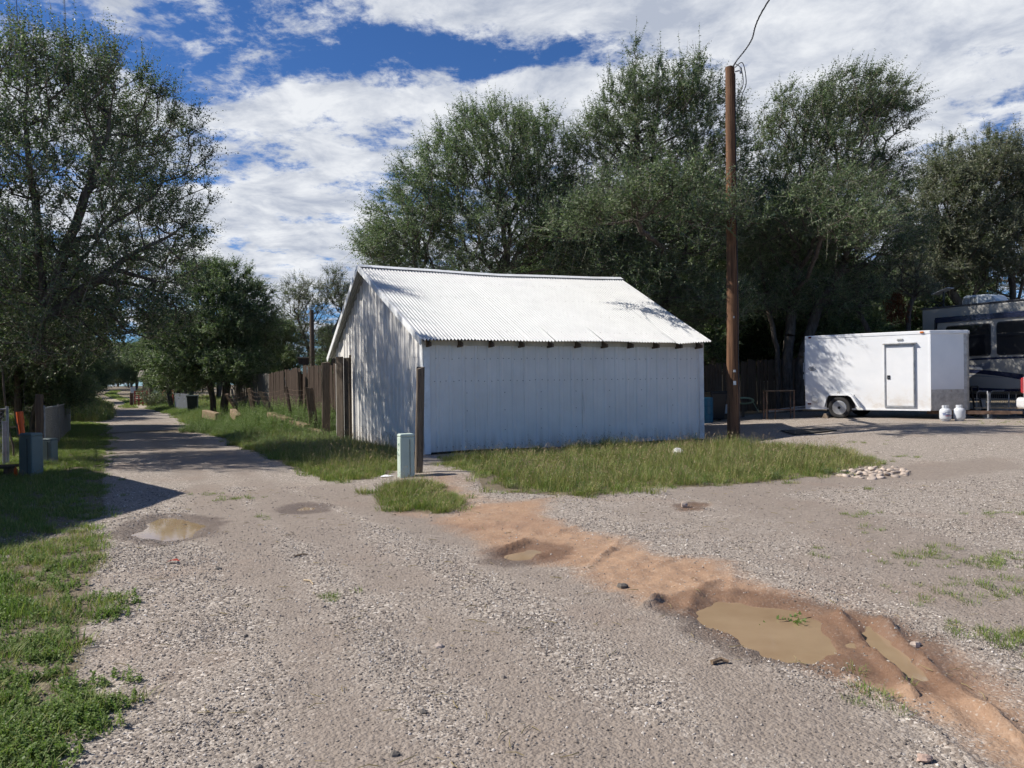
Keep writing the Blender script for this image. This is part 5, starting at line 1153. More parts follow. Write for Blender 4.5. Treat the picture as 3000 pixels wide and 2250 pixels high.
def make_tree(name, loc, label, trunk, lobes, npts, twigs, nl, leaf=.062, wid=.26, seed=1, mat='leaf_elm', r0=.012, wind=(0, 0, 0), up=.55, tlen=(.30, .75), cat='tree', group=None, twig_mat='twig', shoots=None, bark='bark', bare=0.0, tri=False):
    """trunk and lobes are given relative to the tree's base"""
    q = np.random.default_rng(seed + 1000); A, pr, cnt, tips, ntr = grow(seed, trunk, lobes, npts)
    root = thing(name, loc, label, cat, group=group)
    rad = r0 * .74 * np.maximum(cnt, .6) ** .5; i = np.arange(len(A)); hp = pr >= 0
    sid = np.array(STEM_OF + [-1] * (len(A) - ntr)); groups = [(hp & (sid == k), 'trunk', 9) for k in range(len(trunk))] + [(hp & (i >= ntr), 'branches', 5)]
    for sel, nm, sides in groups:
        ii = i[sel]; ra = rad[pr[ii]] if nm == 'trunk' else np.minimum(rad[pr[ii]], rad[ii] * 1.5); V, F_ = tubes(A[pr[ii]], A[ii] + unit(A[ii] - A[pr[ii]]) * .02, ra, rad[ii], sides)
        np_mesh(nm, V, F_, bark, root, smooth=True)
    cen = np.average(A[tips], axis=0); fine = i[(i >= ntr) & (cnt <= 6)]
    base = np.repeat(A[tips], twigs, 0); ex = A[q.choice(fine, size=len(tips) * max(1, twigs // 2))]; base = np.concatenate([base, ex]); T = len(base)
    out = unit((base - cen) * np.array([1, 1, .5])); d = unit(out * .55 + np.array([0, 0, up]) + q.normal(0, .55, (T, 3)) + np.array(wind)); Ln = q.uniform(*tlen, (T, 1)); tip = base + d * Ln
    if shoots:     # long upright leafy shoots above the crown
        hi = tips[np.argsort(-(A[tips, 2] + .35 * np.linalg.norm(A[tips, :2] - cen[:2], axis=1)))[:shoots[0] * 3]]; b2 = A[q.choice(hi, shoots[0])]
        t2 = b2 + unit(q.normal(0, .16, (len(b2), 3)) + np.array([0, 0, 1.]) + np.array(wind) * .6) * q.uniform(.6, shoots[1], (len(b2), 1)); base = np.concatenate([base, b2]); tip = np.concatenate([tip, t2])
    T = len(base); h_ = (T + 1) // 2; V, F_ = tubes(base[::2], tip[::2], np.full(h_, .0055), np.full(h_, .002), 3); np_mesh('twigs', V, F_, twig_mat, root)
    keep = q.uniform(0, 1, T) >= bare; V, F_ = leaves_on(q, base[keep], tip[keep], nl, leaf, wid, tri=tri)
    if shoots:
        k = shoots[0]; V2, F2 = leaves_on(q, base[-k:], tip[-k:], 22, leaf * .95, wid, .5, tri); F2 = F2 + len(V); V = np.concatenate([V, V2]); F_ = np.concatenate([F_, F2])
    np_mesh('crown', V, F_, mat, root); return root
def rel(px, py, depth, base):
    p = at(px, py, depth); return (p.x - base[0], p.y - base[1], p.z - base[2])
def lobe(px, py, depth, rx, ry, rz, w, base):
    """crown lobe centred on a pixel at a distance; radii in metres"""
    return (*rel(px, py, depth, base), rx, ry, rz, w)
def tbase(px, depth):
    p = at(px, 1125, depth); return (p.x, depth, gnear(p.x, depth))
# 1 big elm over the alley on the left
b = tbase(70, 17.0)
make_tree('elm_tree', b, 'tall multi-stemmed elm rising over the pedestals at the left edge', [[(0, 0, -.1), (-.05, 0, 1.2), (.1, .1, 2.6), (.35, .2, 3.6)], [(-.35, .2, -.1), (-.55, .2, 1.5), (-.9, .3, 3.4), (-1.1, .3, 4.8)], [(.1, .1, 2.2), (.7, .3, 3.8), (1.5, .6, 5.2), (2.2, 1.6, 6.2)], [(.35, .2, 3.4), (.25, .1, 5.4), (.1, 0, 7.4), (.2, 0, 8.8)], [(.4, .2, 3.5), (1.0, .5, 5.6), (1.5, .8, 7.4), (1.6, 1.0, 8.6)], [(-1.1, .3, 4.6), (-1.3, .2, 6.6), (-1.2, .2, 8.6)], [(.5, .2, 3.2), (1.9, .8, 4.6), (2.8, 1.4, 5.3)]],
          [lobe(60, 330, 17, 1.7, 2.0, 1.9, 3, b), lobe(230, 300, 18.5, 1.1, 1.7, 1.6, 2.0, b), lobe(400, 430, 20.5, 1.2, 2.2, 1.9, 3.0, b), lobe(130, 560, 17, 2.2, 2.4, 1.6, 3.6, b), lobe(440, 640, 19.8, 1.4, 2.4, 1.6, 3.0, b), lobe(350, 820, 19, 1.9, 2.4, 1.1, 3.2, b),
           lobe(60, 830, 17, 2.2, 2.3, 1.2, 3.4, b), lobe(-250, 500, 17, 2.4, 2.4, 3.2, 3.5, b), lobe(150, 990, 18.0, 1.9, 2.0, .75, 2.4, b), lobe(420, 930, 18.5, 1.0, 1.6, .6, 1.2, b), lobe(200, 185, 17, .20, .24, .7, .12, b), lobe(110, 215, 17, .20, .24, .7, .12, b), lobe(60, 230, 17, .20, .24, .7, .12, b), lobe(285, 240, 17, .20, .24, .7, .12, b), lobe(325, 200, 17, .20, .24, .7, .12, b), lobe(20, 190, 17, .20, .24, .7, .12, b), lobe(415, 255, 19.5, .20, .24, .7, .12, b), lobe(455, 300, 19.5, .20, .24, .7, .12, b), lobe(500, 340, 19.5, .20, .24, .7, .12, b), lobe(565, 400, 19.5, .20, .24, .7, .12, b), lobe(600, 500, 19.5, .20, .24, .7, .12, b)],
          2000, 5, 10, leaf=.078, wid=.27, seed=3, mat='leaf_dark', up=.9, r0=.007, tlen=(.3, .9), shoots=(240, 1.7))
# 2 trees farther up the left of the alley
def alley_pt(u, w):
    x = -4.6 + u * -.47 + w * .883; y = 12.0 + u * .883 + w * .47; return (x, y, gnear(x, y))
b = alley_pt(15.5, -5.4)
left2 = make_tree('elm_tree', b, 'dark leafy elm behind the big left tree with low branches over the alley', [[(0, 0, -.1), (.1, 0, 1.5), (.2, .1, 3.0)], [(.1, 0, 1.2), (.8, .2, 2.8), (1.5, .3, 3.9)]],
          [(0, 0, 5.2, 3.2, 3.2, 2.2, 4), (2.4, .6, 3.9, 2.0, 2.4, 1.1, 2.4), (-2, 0, 4, 2.2, 2.2, 1.4, 2), (.8, -1, 3.1, 2.4, 2.0, .8, 1.6)], 1000, 7, 12, tri=True, leaf=.10, wid=.30, seed=5, mat='leaf_dark', up=.4, r0=.009, group='elms along the left of the alley')
for (u, w, s_, rz, lab) in ((25, -6.6, 1.0, 1.9, 'elm beside the far wooden utility pole on the left of the alley'), (35, -6.2, .85, 4.0, 'smaller elm leaning over the far end of the left alley fence'), (48, -7.5, 1.05, 2.7, 'elm at the far left bend of the alley'), (66, -6.5, .8, .7, 'distant elm left of the grassy two-track'),
                            (84, -5.2, .9, 3.3, 'dark far tree on the left where the two-track climbs'), (30, -12, 1.1, 5.2, 'elm behind the pale wall left of the alley'), (14, -13, 1.15, 1.1, 'shadowy elm deep behind the left chain-link fence')):
    copy_tree(left2, alley_pt(u, w), rz, s_, lab)
# 3 trees on the right of the alley before the shed
b = tbase(655, 36)
mid = make_tree('elm_tree', b, 'dense round elm between the alley and the leaning posts', [[(0, 0, -.1), (.1, 0, 1.4), (.1, .1, 3)], [(-.4, 0, -.1), (-.7, .1, 1.6), (-1.0, .2, 3.0)]],
          [lobe(660, 860, 36, 2.0, 2.2, 1.4, 3, b), lobe(600, 980, 36, 2.6, 2.4, 1.5, 3.5, b), lobe(730, 960, 36, 1.5, 2.0, 1.6, 2.4, b), lobe(530, 1080, 35.5, 1.5, 1.8, 1.0, 1.6, b), lobe(690, 1075, 35, 1.6, 1.6, .9, 1.6, b), lobe(600, 830, 36, 1.1, 1.4, 1.0, 1.2, b)],
          1150, 7, 13, tri=True, leaf=.095, wid=.30, seed=8, mat='leaf_elm', up=.5, r0=.009)
copy_tree(mid, tbase(810, 40), 2.2, .62, 'small bushy elm rising behind the brown plank fence')
b = tbase(930, 52)
make_tree('sparse_tree', b, 'thin greyish tree with bare dead limbs left of the shed peak', [[(0, 0, -.1), (.1, 0, 1.6), (-.1, .1, 3.4)], [(.3, 0, 1), (1.0, .2, 3), (1.6, .2, 5.2), (1.7, .2, 7.6)], [(.2, 0, 1.2), (-.3, 0, 3), (-.9, 0, 5)]],
          [lobe(890, 880, 52, 1.7, 1.8, 1.6, 2.4, b), lobe(850, 960, 52, 1.5, 1.8, 1.3, 2, b), lobe(1000, 880, 52, 1.3, 1.6, 1.3, 1.4, b), lobe(950, 990, 52, 3, 2, 1.4, 2.4, b), lobe(975, 840, 52, .9, .9, 1.2, .8, b)], 620, 6, 10, tri=True, leaf=.11, wid=.25, seed=13, mat='leaf_grey', up=.6, r0=.010, bare=.42, twig_mat='dead_twig', tlen=(.4, 1.0))
# 4 the row behind the shed
b = tbase(1330, 28)
back1 = make_tree('elm_tree', b, 'broad airy elm spreading over the left half of the shed roof', [[(0, 0, -.1), (0, 0, 1.6), (.05, .1, 3.4), (.2, .1, 5)], [(0, 0, 1.8), (-.7, .1, 3.6), (-1.5, .1, 5.2)], [(.02, 0, 2.2), (.9, .1, 4.2), (1.9, .2, 5.8)]],
          [lobe(1440, 440, 28, 2.0, 2.4, 1.6, 3, b), lobe(1300, 560, 28, 1.8, 2.4, 1.5, 2.6, b), lobe(1590, 480, 28, 1.5, 2.0, 1.5, 2, b), lobe(1230, 660, 28, 1.9, 2.2, 1.4, 2.6, b), lobe(1150, 730, 27.5, 1.3, 1.8, .9, 1.6, b), lobe(1450, 660, 28, 2.4, 2.6, 1.5, 3, b), lobe(1620, 680, 28, 1.6, 2.2, 1.6, 2, b), lobe(1330, 800, 28, 3.2, 2.2, 1.0, 3, b), lobe(1700, 620, 28.5, 1.2, 2.0, 1.6, 1.6, b), lobe(1680, 790, 28.5, 1.5, 2.0, 1.0, 1.6, b), lobe(1540, 560, 28, 1.5, 2.0, 1.5, 2, b), lobe(1455, 345, 28, .22, .26, .7, .12, b), lobe(1530, 370, 28, .22, .26, .7, .12, b), lobe(1600, 380, 28, .22, .26, .7, .12, b), lobe(1350, 430, 28, .22, .26, .7, .12, b), lobe(1250, 520, 28, .22, .26, .7, .12, b), lobe(1130, 650, 28, .22, .26, .7, .12, b)],
          2200, 5, 12, tri=True, leaf=.085, wid=.27, seed=21, mat='leaf_elm', up=.55, r0=.0075, wind=(-.35, 0, .08), tlen=(.3, .95), shoots=(180, 1.2))
b = tbase(1880, 27.5)
back2 = make_tree('elm_tree', b, 'tallest elm with spiky upright shoots behind the middle of the shed', [[(0, 0, -.1), (-.1, 0, 1.8), (0, .1, 3.8), (.1, .1, 6)], [(-.05, 0, 2), (-.9, .1, 4), (-1.6, .1, 6.2)], [(-.05, 0, 2.4), (.9, .1, 4.4), (1.7, .1, 6.4), (2.0, .1, 9.0)], [(.1, .1, 5.8), (0, .1, 8.5), (-.1, 0, 11.2)]],
          [lobe(1860, 330, 27.1, 1.2, 2.0, 1.2, 1.8, b), lobe(2000, 300, 27.1, 1.2, 1.8, 1.1, 1.8, b), lobe(1900, 480, 27.1, 1.9, 2.4, 1.5, 3, b), lobe(2080, 460, 27.1, 1.4, 2.2, 1.6, 2.2, b), lobe(1750, 420, 27.1, .9, 1.4, .9, 1, b), lobe(1800, 640, 27.1, 1.9, 2.6, 1.6, 3, b), lobe(2000, 680, 27.1, 2.2, 2.8, 1.7, 3.4, b), lobe(1900, 840, 27.1, 2.4, 2.2, 1.1, 2.6, b), lobe(2080, 880, 27.1, 1.6, 2.0, 1.1, 1.8, b), lobe(2000, 580, 20.0, 1.5, 1.2, .4, .7, b), lobe(2085, 640, 19.0, 1.4, 1.0, .4, .6, b), lobe(1930, 540, 18.8, 1.5, .9, .4, .6, b), lobe(1820, 620, 20.6, 1.5, 1.1, .4, .7, b), lobe(1690, 660, 21.2, .9, .9, .5, .5, b), lobe(1800, 760, 27, 2.2, 2, 1.1, 2.4, b), lobe(2120, 640, 27.5, 1.3, 2, 1.5, 1.8, b), lobe(1857, 190, 27.5, .18, .22, .9, .10, b), lobe(1930, 230, 27.5, .18, .22, .9, .10, b), lobe(2045, 215, 27.5, .18, .22, .9, .10, b), lobe(2110, 260, 27.5, .18, .22, .9, .10, b), lobe(1780, 300, 27.5, .18, .22, .9, .10, b), lobe(2160, 330, 27.5, .18, .22, .9, .10, b)],
          2300, 5, 12, tri=True, leaf=.083, wid=.28, seed=25, mat='leaf_dark', up=.8, r0=.0075, tlen=(.3, .95), shoots=(220, 1.5))
b = tbase(2310, 29.0)
back3 = make_tree('elm_tree', b, 'dark wind-swept elm leaning right behind the cargo trailer', [[(0, 0, -.1), (-.05, 0, 1.8), (.15, .1, 3.6), (.5, .1, 5.4)], [(-.35, .1, -.1), (-.4, 0, 2.4), (-.9, .1, 4.4)], [(.3, 0, -.1), (.5, 0, 2), (1.2, .1, 4), (2.2, .1, 5.6)]],
          [lobe(2330, 380, 29.0, 1.5, 2.2, 1.5, 2.4, b), lobe(2480, 320, 29.0, 1.6, 2.2, 1.3, 2.4, b), lobe(2590, 330, 29.0, 1.0, 1.6, 1.1, 1.4, b), lobe(2420, 500, 29.0, 2.2, 2.6, 1.5, 3.4, b), lobe(2570, 530, 29.0, 1.0, 1.8, 1.2, 1.4, b), lobe(2300, 640, 29.0, 1.9, 2.4, 1.7, 3, b), lobe(2480, 700, 29.0, 2.0, 2.4, 1.5, 3, b), lobe(2250, 850, 29, 1.7, 2, 1.0, 1.8, b), lobe(2430, 860, 29.3, 1.8, 2, .9, 1.6, b), lobe(2200, 560, 29, 1.3, 2.0, 1.6, 1.8, b), lobe(2190, 730, 29, 1.4, 2.0, 1.3, 1.6, b), lobe(2630, 700, 30, 1.0, 1.6, 1.3, 1.2, b), lobe(2430, 600, 25.2, 2.0, 1.6, 1.1, 2.0, b), lobe(2500, 660, 23.4, 1.0, 1.2, .8, 1.0, b)],
          2300, 5, 12, tri=True, leaf=.084, wid=.28, seed=29, mat='leaf_dark', up=.4, r0=.008, wind=(.65, 0, .15), tlen=(.3, 1.0), shoots=(160, 1.2))
b = tbase(2900, 35)
back4 = make_tree('elm_tree', b, 'grey-green elm standing behind the motorhome roof on the right', [[(0, 0, -.1), (0, 0, 2), (-.1, .1, 4.2)], [(0, 0, 2.2), (-1, .1, 4.2), (-2.2, .2, 6)], [(0, 0, 2.2), (1.2, .1, 4.4)]],
          [lobe(2850, 500, 35, 2.2, 2.4, 1.7, 2.8, b), lobe(2760, 620, 35, 1.9, 2.4, 1.9, 2.6, b), lobe(2960, 560, 35, 2.4, 2.6, 2.0, 3, b), lobe(2880, 730, 35, 3.2, 2.6, 1.8, 3.4, b), lobe(2730, 790, 35, 1.6, 2, 1.2, 1.4, b), lobe(3150, 620, 35, 3, 3, 3, 3, b)],
          1500, 7, 13, tri=True, leaf=.10, wid=.28, seed=33, mat='leaf_grey', up=.6, r0=.009, tlen=(.3, 1.0), shoots=(120, 1.2))
# 5 the slim tree with a hanging bunch of dead leaves between trailer and motorhome
b = tbase(2655, 29.5)
slim = make_tree('slim_tree', b, 'slim dark tree with a hanging bunch of dead brown leaves', [[(0, 0, -.1), (.05, 0, 2.0), (.1, 0, 3.6), (.5, 0, 5.0)], [(-.5, .2, -.1), (-.9, .2, 2.2), (-1.6, .2, 3.6), (-2.1, .2, 5.0)]],
          [lobe(2640, 780, 29.5, 1.0, 1.0, .8, 1, b), lobe(2560, 830, 29.8, .9, 1.0, .7, 1, b), lobe(2690, 840, 29.5, .7, 1, .5, .6, b)], 170, 4, 9, leaf=.08, seed=37, mat='leaf_grey', up=.2, r0=.014)
q = np.random.default_rng(77); c0 = np.array(rel(2625, 850, 29.3, b)); n = 320; tt = q.uniform(0, 1, (n, 1)); bs = c0 + np.array([0, 0, -1.0]) * tt + q.normal(0, 1, (n, 3)) * np.array([.22, .2, .05]) * (.5 + .8 * tt); V, F_ = leaves_on(q, bs, bs + np.array([0, 0, -.22]) + q.normal(0, .05, (n, 3)), 9, .09, .2, .9)
o = np_mesh('dead_leaves', V, F_, 'leaf_dry', slim); o['label'] = 'hanging bunch of dead brown leaves'
# 6 lower trees filling in behind the fences
for (px, d, s_, rz, lab) in ((140, 33, .72, 2.0, 'low leafy elm behind the left chain-link fence'), (60, 27, .7, 3.4, 'low elm left of the thick grey pole'), (195, 50, .85, .9, 'low elm in front of the pale mobile home'), (235, 72, .85, 5.1, 'low dark elm at the far left of the alley'), (-40, 30, .8, 4.2, 'low elm behind the big left tree'), (90, 46, .9, 1.4, 'low elm far behind the left fence')):
    copy_tree(mid, tbase(px, d), rz, s_, lab)
for (src, px, d, s_, rz, lab) in ((mid, 2200, 38, .95, 1.0, 'leafy tree behind the dark fence right of the shed'), (mid, 2450, 41, 1.0, 2.6, 'green tree beyond the blue-roofed house'), (mid, 2600, 46, 1.1, 4.4, 'pale green tree showing between trailer and motorhome'), (mid, 1960, 36, .9, 5.3, 'dark bushy tree low behind the right end of the shed'), (mid, 1600, 40, 1.05, .4, 'tree behind the shed seen under the airy elm'),
                                 (mid, 1180, 46, .9, 3.7, 'tree far behind the shed peak'), (mid, 985, 62, .85, 5.5, 'tree far behind the gap between fence and shed peak'), (mid, 1720, 34, 1.3, 2.8, 'dense tree filling in behind the middle of the shed'), (mid, 2060, 33.5, 1.35, 4.9, 'dense tree filling in behind the tall brown pole'), (mid, 2330, 35, 1.3, 1.5, 'dense tree filling in behind the wind-swept elm'), (mid, 2760, 41, 1.3, 3.9, 'dense tree filling in behind the travel trailer'), (back4, 3150, 40, 1.0, 2.0, 'elm mostly outside the right edge behind the motorhome'), (mid, 500, 52, .9, 3.0, 'round elm beside the dark dumpster on the alley'), (mid, 470, 95, .9, 1.2, 'far tree behind the tan shed'), (mid, 400, 112, .95, 5.0, 'far tree right of the climbing two-track'), (mid, 345, 190, 1.5, 2.1, 'farthest tree at the head of the two-track'), (mid, 285, 120, 1.1, 4.1, 'far tree left of the head of the two-track'), (mid, 262, 95, .9, 2.9, 'far tree on the left slope of the two-track'), (mid, 435, 140, 1.2, 3.3, 'far tree behind the red pipe gate'), (mid, 385, 165, 1.3, .6, 'second far tree right of the two-track'), (mid, 310, 160, 1.3, 5.6, 'far tree beyond the left slope'), (mid, 520, 110, 1.1, 2.4, 'far tree above the grey metal fence'), (mid, 640, 80, 1.1, 4.8, 'tree far behind the leaning posts'), (mid, 730, 70, 1.0, 1.7, 'tree far behind the grey plank fence'), (mid, 230, 110, 1.2, 1.9, 'far tree behind the second grey pole'), (mid, 560, 75, 1.0, .2, 'elm behind the grey metal fence')):
    copy_tree(src, tbase(px, d), rz, s_, lab)
# ---------------------------------------------------------------- fence, posts and timbers between alley and shed
fa = at(792, 1180, 33.0); fb2 = at(880, 1180, 32.0); fc = at(1040, 1180, 30.2)
plank_fence('plank_fence', g3(fa.x, 33.0), g3(fb2.x, 32.0), 1.72, 'fence_wood', 'brown plank fence section on the left of the gap', seed=7, tilt=.012, h2=1.95)
plank_fence('plank_fence', g3(fb2.x + .18, 31.9), g3(fc.x, 30.2), 2.0, 'fence_wood', 'brown plank fence section reaching behind the shed', seed=9, tilt=.012)
p = at(884, 1178, 31.95); post('fence_gate_post', g3(p.x, 31.8), g3(p.x - .05, 31.8) + Vector((0, 0, 1.75)), .12, .1, 'old_wood', 'dark gate post between the two brown fence sections', seed=3)
fd = at(690, 1180, 36.5); plank_fence('plank_fence', g3(fd.x, 36.5), g3(fa.x - .1, 33.2), 1.7, 'fence_grey', 'grey plank fence in shadow behind the round elm', seed=12)
PG = 'old leaning fence posts by the alley'
for i, (bx, by, tx, ty, w, dd, m, lab) in enumerate(((955, 1270, 954, 1061, .27, 25.5, 'grey_wood', 'stout upright timber post nearest the shed'), (922, 1256, 905, 1136, .26, 26.5, 'old_wood', 'short dark split post leaning left beside the stout post'), (855, 1236, 838, 1132, .10, 28, 'fence_wood', 'thin reddish post leaning left behind the timbers'),
                                                (800, 1218, 764, 1146, .20, 29.5, 'grey_wood', 'thick weathered post leaning hard to the left'), (744, 1200, 731, 1137, .18, 31, 'old_wood', 'dark leaning post fourth from the shed side'), (704, 1216, 664, 1154, .16, 32.5, 'old_wood', 'leaning post half hidden at the foot of the round elm'), (690, 1195, 679, 1140, .08, 33, 'fence_grey', 'slim grey stake behind the leaning post by the elm'))):
    p = at(bx, by, dd); t = at(tx, ty, dd); g0 = gnear(p.x, p.y) - .15; p = p + (p - t) * max(0, (p.z - g0) / (t.z - p.z)); post('leaning_post', p, t, w, w * .8, m, lab, seed=20 + i, group=PG, rz=rnd.uniform(-.4, .4))
p = at(838, 1133, 28.0); b = MB(); b.tube([(0, 0, -.3), (.0, 0, .02), (-.06, 0, .34)], .012, 6); tag(b.build('wire_stub', 'wire_grey', loc=p), 'rod sticking up from the thin leaning post', 'rod')
w3 = [at(664, 1158, 32.5), at(731, 1142, 31.0), at(764, 1150, 29.5), at(838, 1139, 28.0), at(905, 1140, 26.5)]
for k in range(3):
    b = MB(); pts = []
    for p, q_ in zip(w3[:-1], w3[1:]):
        for t in (0, .33, .66): x = p.lerp(q_, t); pts.append(x - w3[0] - Vector((0, 0, .06 * math.sin(math.pi * t) + .16 * k)))
    pts.append(w3[-1] - w3[0] - Vector((0, 0, .16 * k))); b.tube(pts, .0045, 5); tag(b.build('fence_wire', 'rust_steel', loc=w3[0]), ('top', 'middle', 'lowest')[k] + ' sagging wire strung between the leaning posts', 'wire')
for i, (a_, c_, w, lab) in enumerate((((792, 1222, 28.6), (850, 1242, 27.4), .30, 'long pale timber lying behind the weeds'), ((852, 1244, 27.3), (902, 1258, 26.2), .26, 'pale timber lying beside the short dark post'), ((682, 1208, 31.5), (700, 1228, 30.5), .24, 'short broken timber near the elm'), ((905, 1262, 26.0), (945, 1272, 25.2), .18, 'dark timber end at the foot of the split post'), ((600, 1212, 33), (640, 1222, 32), .26, 'grey log by the stones left of the elm'))):
    p, q_ = at(*a_), at(*c_); b = MB(); b.bar(Vector((0, 0, 0)), q_ - p, w, w * 1.3); tag(b.build('timber', 'tie_wood', loc=p, bevel=.03), lab, 'timber', 'timbers lying along the old fence')
for i, (px, py, s_, lab) in enumerate(((628, 1230, .28, 'pale flat rock by the alley weeds'), (612, 1226, .16, 'small pale rock left of the flat rock'), (650, 1233, .18, 'small rock right of the flat rock'), (590, 1205, .2, 'rock near the white stub by the dumpster'))):
    p = gp(px, py, .05); tag(MB().blob((0, 0, 0), (s_, s_ * .7, s_ * .45), 300 + i, 9, rough=.18).build('rock', 'pale_rock', loc=p), lab, 'rock')
# neighbouring roof gable showing past the shed
c = at(1060, 930, 36); ob = thing('house', g3(c.x, c.y + 2), 'house with a green soffit gable behind the left end of the shed', 'house'); gz_ = gnear(c.x, c.y + 2)
pk_ = at(1010, 904, 34); le = at(973, 978, 34); h_ = lambda p: Vector((p.x - c.x, p.y - c.y - 2, p.z - gz_)); a3, b3 = h_(pk_), h_(le); dpt = Vector((2.2, 6, 0))
r3 = Vector((a3.x + (a3.x - b3.x) * 1.0, a3.y, b3.z)); up_ = Vector((0, 0, .14))
MB().hexa([b3, a3, a3 + dpt, b3 + dpt, b3 + up_, a3 + up_, a3 + dpt + up_, b3 + dpt + up_]).build('roof_slope', 'shingle', ob); MB().hexa([a3, r3, r3 + dpt, a3 + dpt, a3 + up_, r3 + up_, r3 + dpt + up_, a3 + dpt + up_]).build('roof_slope', 'shingle', ob)
b = MB(); o_ = Vector((.15, .55, -.03)); b.add([b3 + o_ + Vector((.3, 0, 0)), r3 + o_ - Vector((.3, 0, 0)), a3 + o_], [(0, 1, 2)]); b.build('gable', 'green_soffit', ob)
dn = Vector((0, 0, -.02)); b = MB(); b.add([b3 + dn, a3 + dn, a3 + dn + Vector((.25, .6, 0)), b3 + dn + Vector((.25, .6, 0))], [(3, 2, 1, 0)]); b.build('soffit', 'green_soffit', ob)
b = MB(); w_ = Vector((r3.x - b3.x - .8, 0, 0)); s0 = b3 + Vector((.4, .6, 0)); b.hexa([Vector((s0.x, s0.y, -.3)), Vector((s0.x, s0.y, -.3)) + w_, Vector((s0.x, s0.y, -.3)) + w_ + dpt * .9, Vector((s0.x, s0.y, -.3)) + dpt * .9, s0, s0 + w_, s0 + w_ + dpt * .9, s0 + dpt * .9]); b.build('wall', 'tan_wall', ob)
p = at(1012, 903, 33.6); b = MB(); b.bar((-.12, 0, 0), (.22, 0, 0), .04, .05); tag(b.build('floodlight_bar', 'trim_white', loc=p), 'small white lamp bar beside the green gable', 'lamp')
# pole behind the plank fence, crate on the fence
p = at(913, 908, 44); b = MB(); g0 = gnear(p.x, p.y); b.tube([(0, 0, -.3), (0, 0, p.z - g0)], [.17, .12], 12); tag(b.build('utility_pole', 'grey_wood', loc=(p.x, p.y, g0)), 'grey utility pole rising behind the brown plank fence', 'utility pole')
p = at(890, 1046, 33.5); o = thing('birdhouse', p, 'pale wooden box raised above the plank fence beside the grey pole', 'box'); MB().box((0, 0, -.02), (.50, .3, .05)).build('top_board', 'lumber', o); MB().box((0, 0, -.19), (.42, .24, .28)).build('box_body', 'fence_wood', o); MB().box((0, 0, -1.2), (.09, .09, 1.8)).build('support', 'old_wood', o)
# ---------------------------------------------------------------- left verge: pedestals, marker, fence
p = gp(92, 1392); pedestal('utility_pedestal', p, .30, .26, .78, -.25, 'pedestal_dark', 'tall dark green utility pedestal with a red tag at the left verge')
ptag = p + Vector((-.17, -.17, 0)); b = MB(); b.prism([(-.035, 0), (.03, 0), (.025, .14), (0, .19), (-.03, .13)], .012, XZ); tag(b.build('marker_flag', 'orange_plastic', loc=ptag), 'small orange-red tag at the foot of the tall pedestal', 'marker')
p = gp(146, 1354); pedestal('utility_pedestal', p, .24, .22, .52, -.1, 'pedestal_dark', 'short dark green utility pedestal beside the wooden post')
p = gp(70, 1380); p.y += .8; p.z = gnear(p.x, p.y); o = thing('marker_post', p, 'orange cable marker post behind the tall pedestal', 'marker', 0); t1 = at(57, 1206, p.y) - p; b0 = at(72, 1330, p.y) - p; b = MB(); b.tube([b0 - (t1 - b0) * .3, b0 + (t1 - b0) * .86], .052, 14); b.build('tube', 'orange_plastic', o); b = MB(); b.tube([b0 + (t1 - b0) * .72, t1], .064, 14); b.build('cap', 'orange_plastic', o)
p = gp(117, 1352); t = at(116, 1156, p.y); post('wooden_post', p - Vector((0, 0, .2)), t, .12, .12, 'old_wood', 'dark square fence post between the two left pedestals', seed=31)
p = gp(14, 1362); t = at(13, 1236, p.y); b = MB(); b.tube([Vector((0, 0, -.1)), t - p], .042, 12); b.tube([t - p - Vector((0, 0, .03)), t - p + Vector((0, 0, .015))], .05, 12); tag(b.build('fence_post', 'galvanised', loc=p), 'grey steel fence pipe at the left edge', 'post')
# chain link bays
def chain(a, c, h, label):
    a, c = Vector(a), Vector(c); d = Vector((c.x - a.x, c.y - a.y, 0)); Lf = d.length; d.normalize(); o = thing('chain_link_fence', a, label, 'fence', group='chain-link bays on the left verge'); dz = c.z - a.z
    P_ = lambda u, z: d * u + Vector((0, 0, z + dz * u / Lf)); b = MB(); b.tube([P_(0, h), P_(Lf, h)], .02, 8); b.build('top_rail', 'galvanised', o); b = MB(); s_ = .085; n = int((Lf + h) / s_)
    for k in range(n):
        u0 = k * s_ - h
        for sg in (1, -1):
            u1, u2 = (u0, u0 + h) if sg > 0 else (u0 + h, u0)
            (ua, za), (ub, zb_) = (u1, .03), (u2, h)
            def clip(ua, za, ub, zb_):
                t0, t1_ = 0., 1.
                for lim, s2 in ((0, 1), (Lf, -1)):
                    f0, f1 = (ua - lim) * s2, (ub - lim) * s2
                    if f0 < 0 and f1 < 0: return None
                    if f0 < 0: t0 = max(t0, f0 / (f0 - f1))
                    if f1 < 0: t1_ = min(t1_, f0 / (f0 - f1))
                return (ua + (ub - ua) * t0, za + (zb_ - za) * t0, ua + (ub - ua) * t1_, za + (zb_ - za) * t1_) if t1_ > t0 + .02 else None
            r_ = clip(ua, za, ub, zb_)
            if r_: b.tube([P_(r_[0], r_[1]), P_(r_[2], r_[3])], .0045, 3, False)
    b.build('wire_mesh', 'wire_grey', o)
    for u in (0, Lf): MB().tube([P_(u, -.1), P_(u, h + .06)], .028, 8).build('post', 'galvanised', o)
pA, pB, pC, pD = gp(14, 1362), gp(118, 1350), gp(172, 1296), gp(205, 1262); pB.y += .15; pA.y += .1
chain(pB, pC, 1.15, 'chain-link bay just behind the dark post'); chain(pC, pD, 1.15, 'chain-link bay farther up the verge'); chain(pA, g3(pA.x - 3.2, pA.y - 1.4), 1.15, 'chain-link bay running out of the left edge')
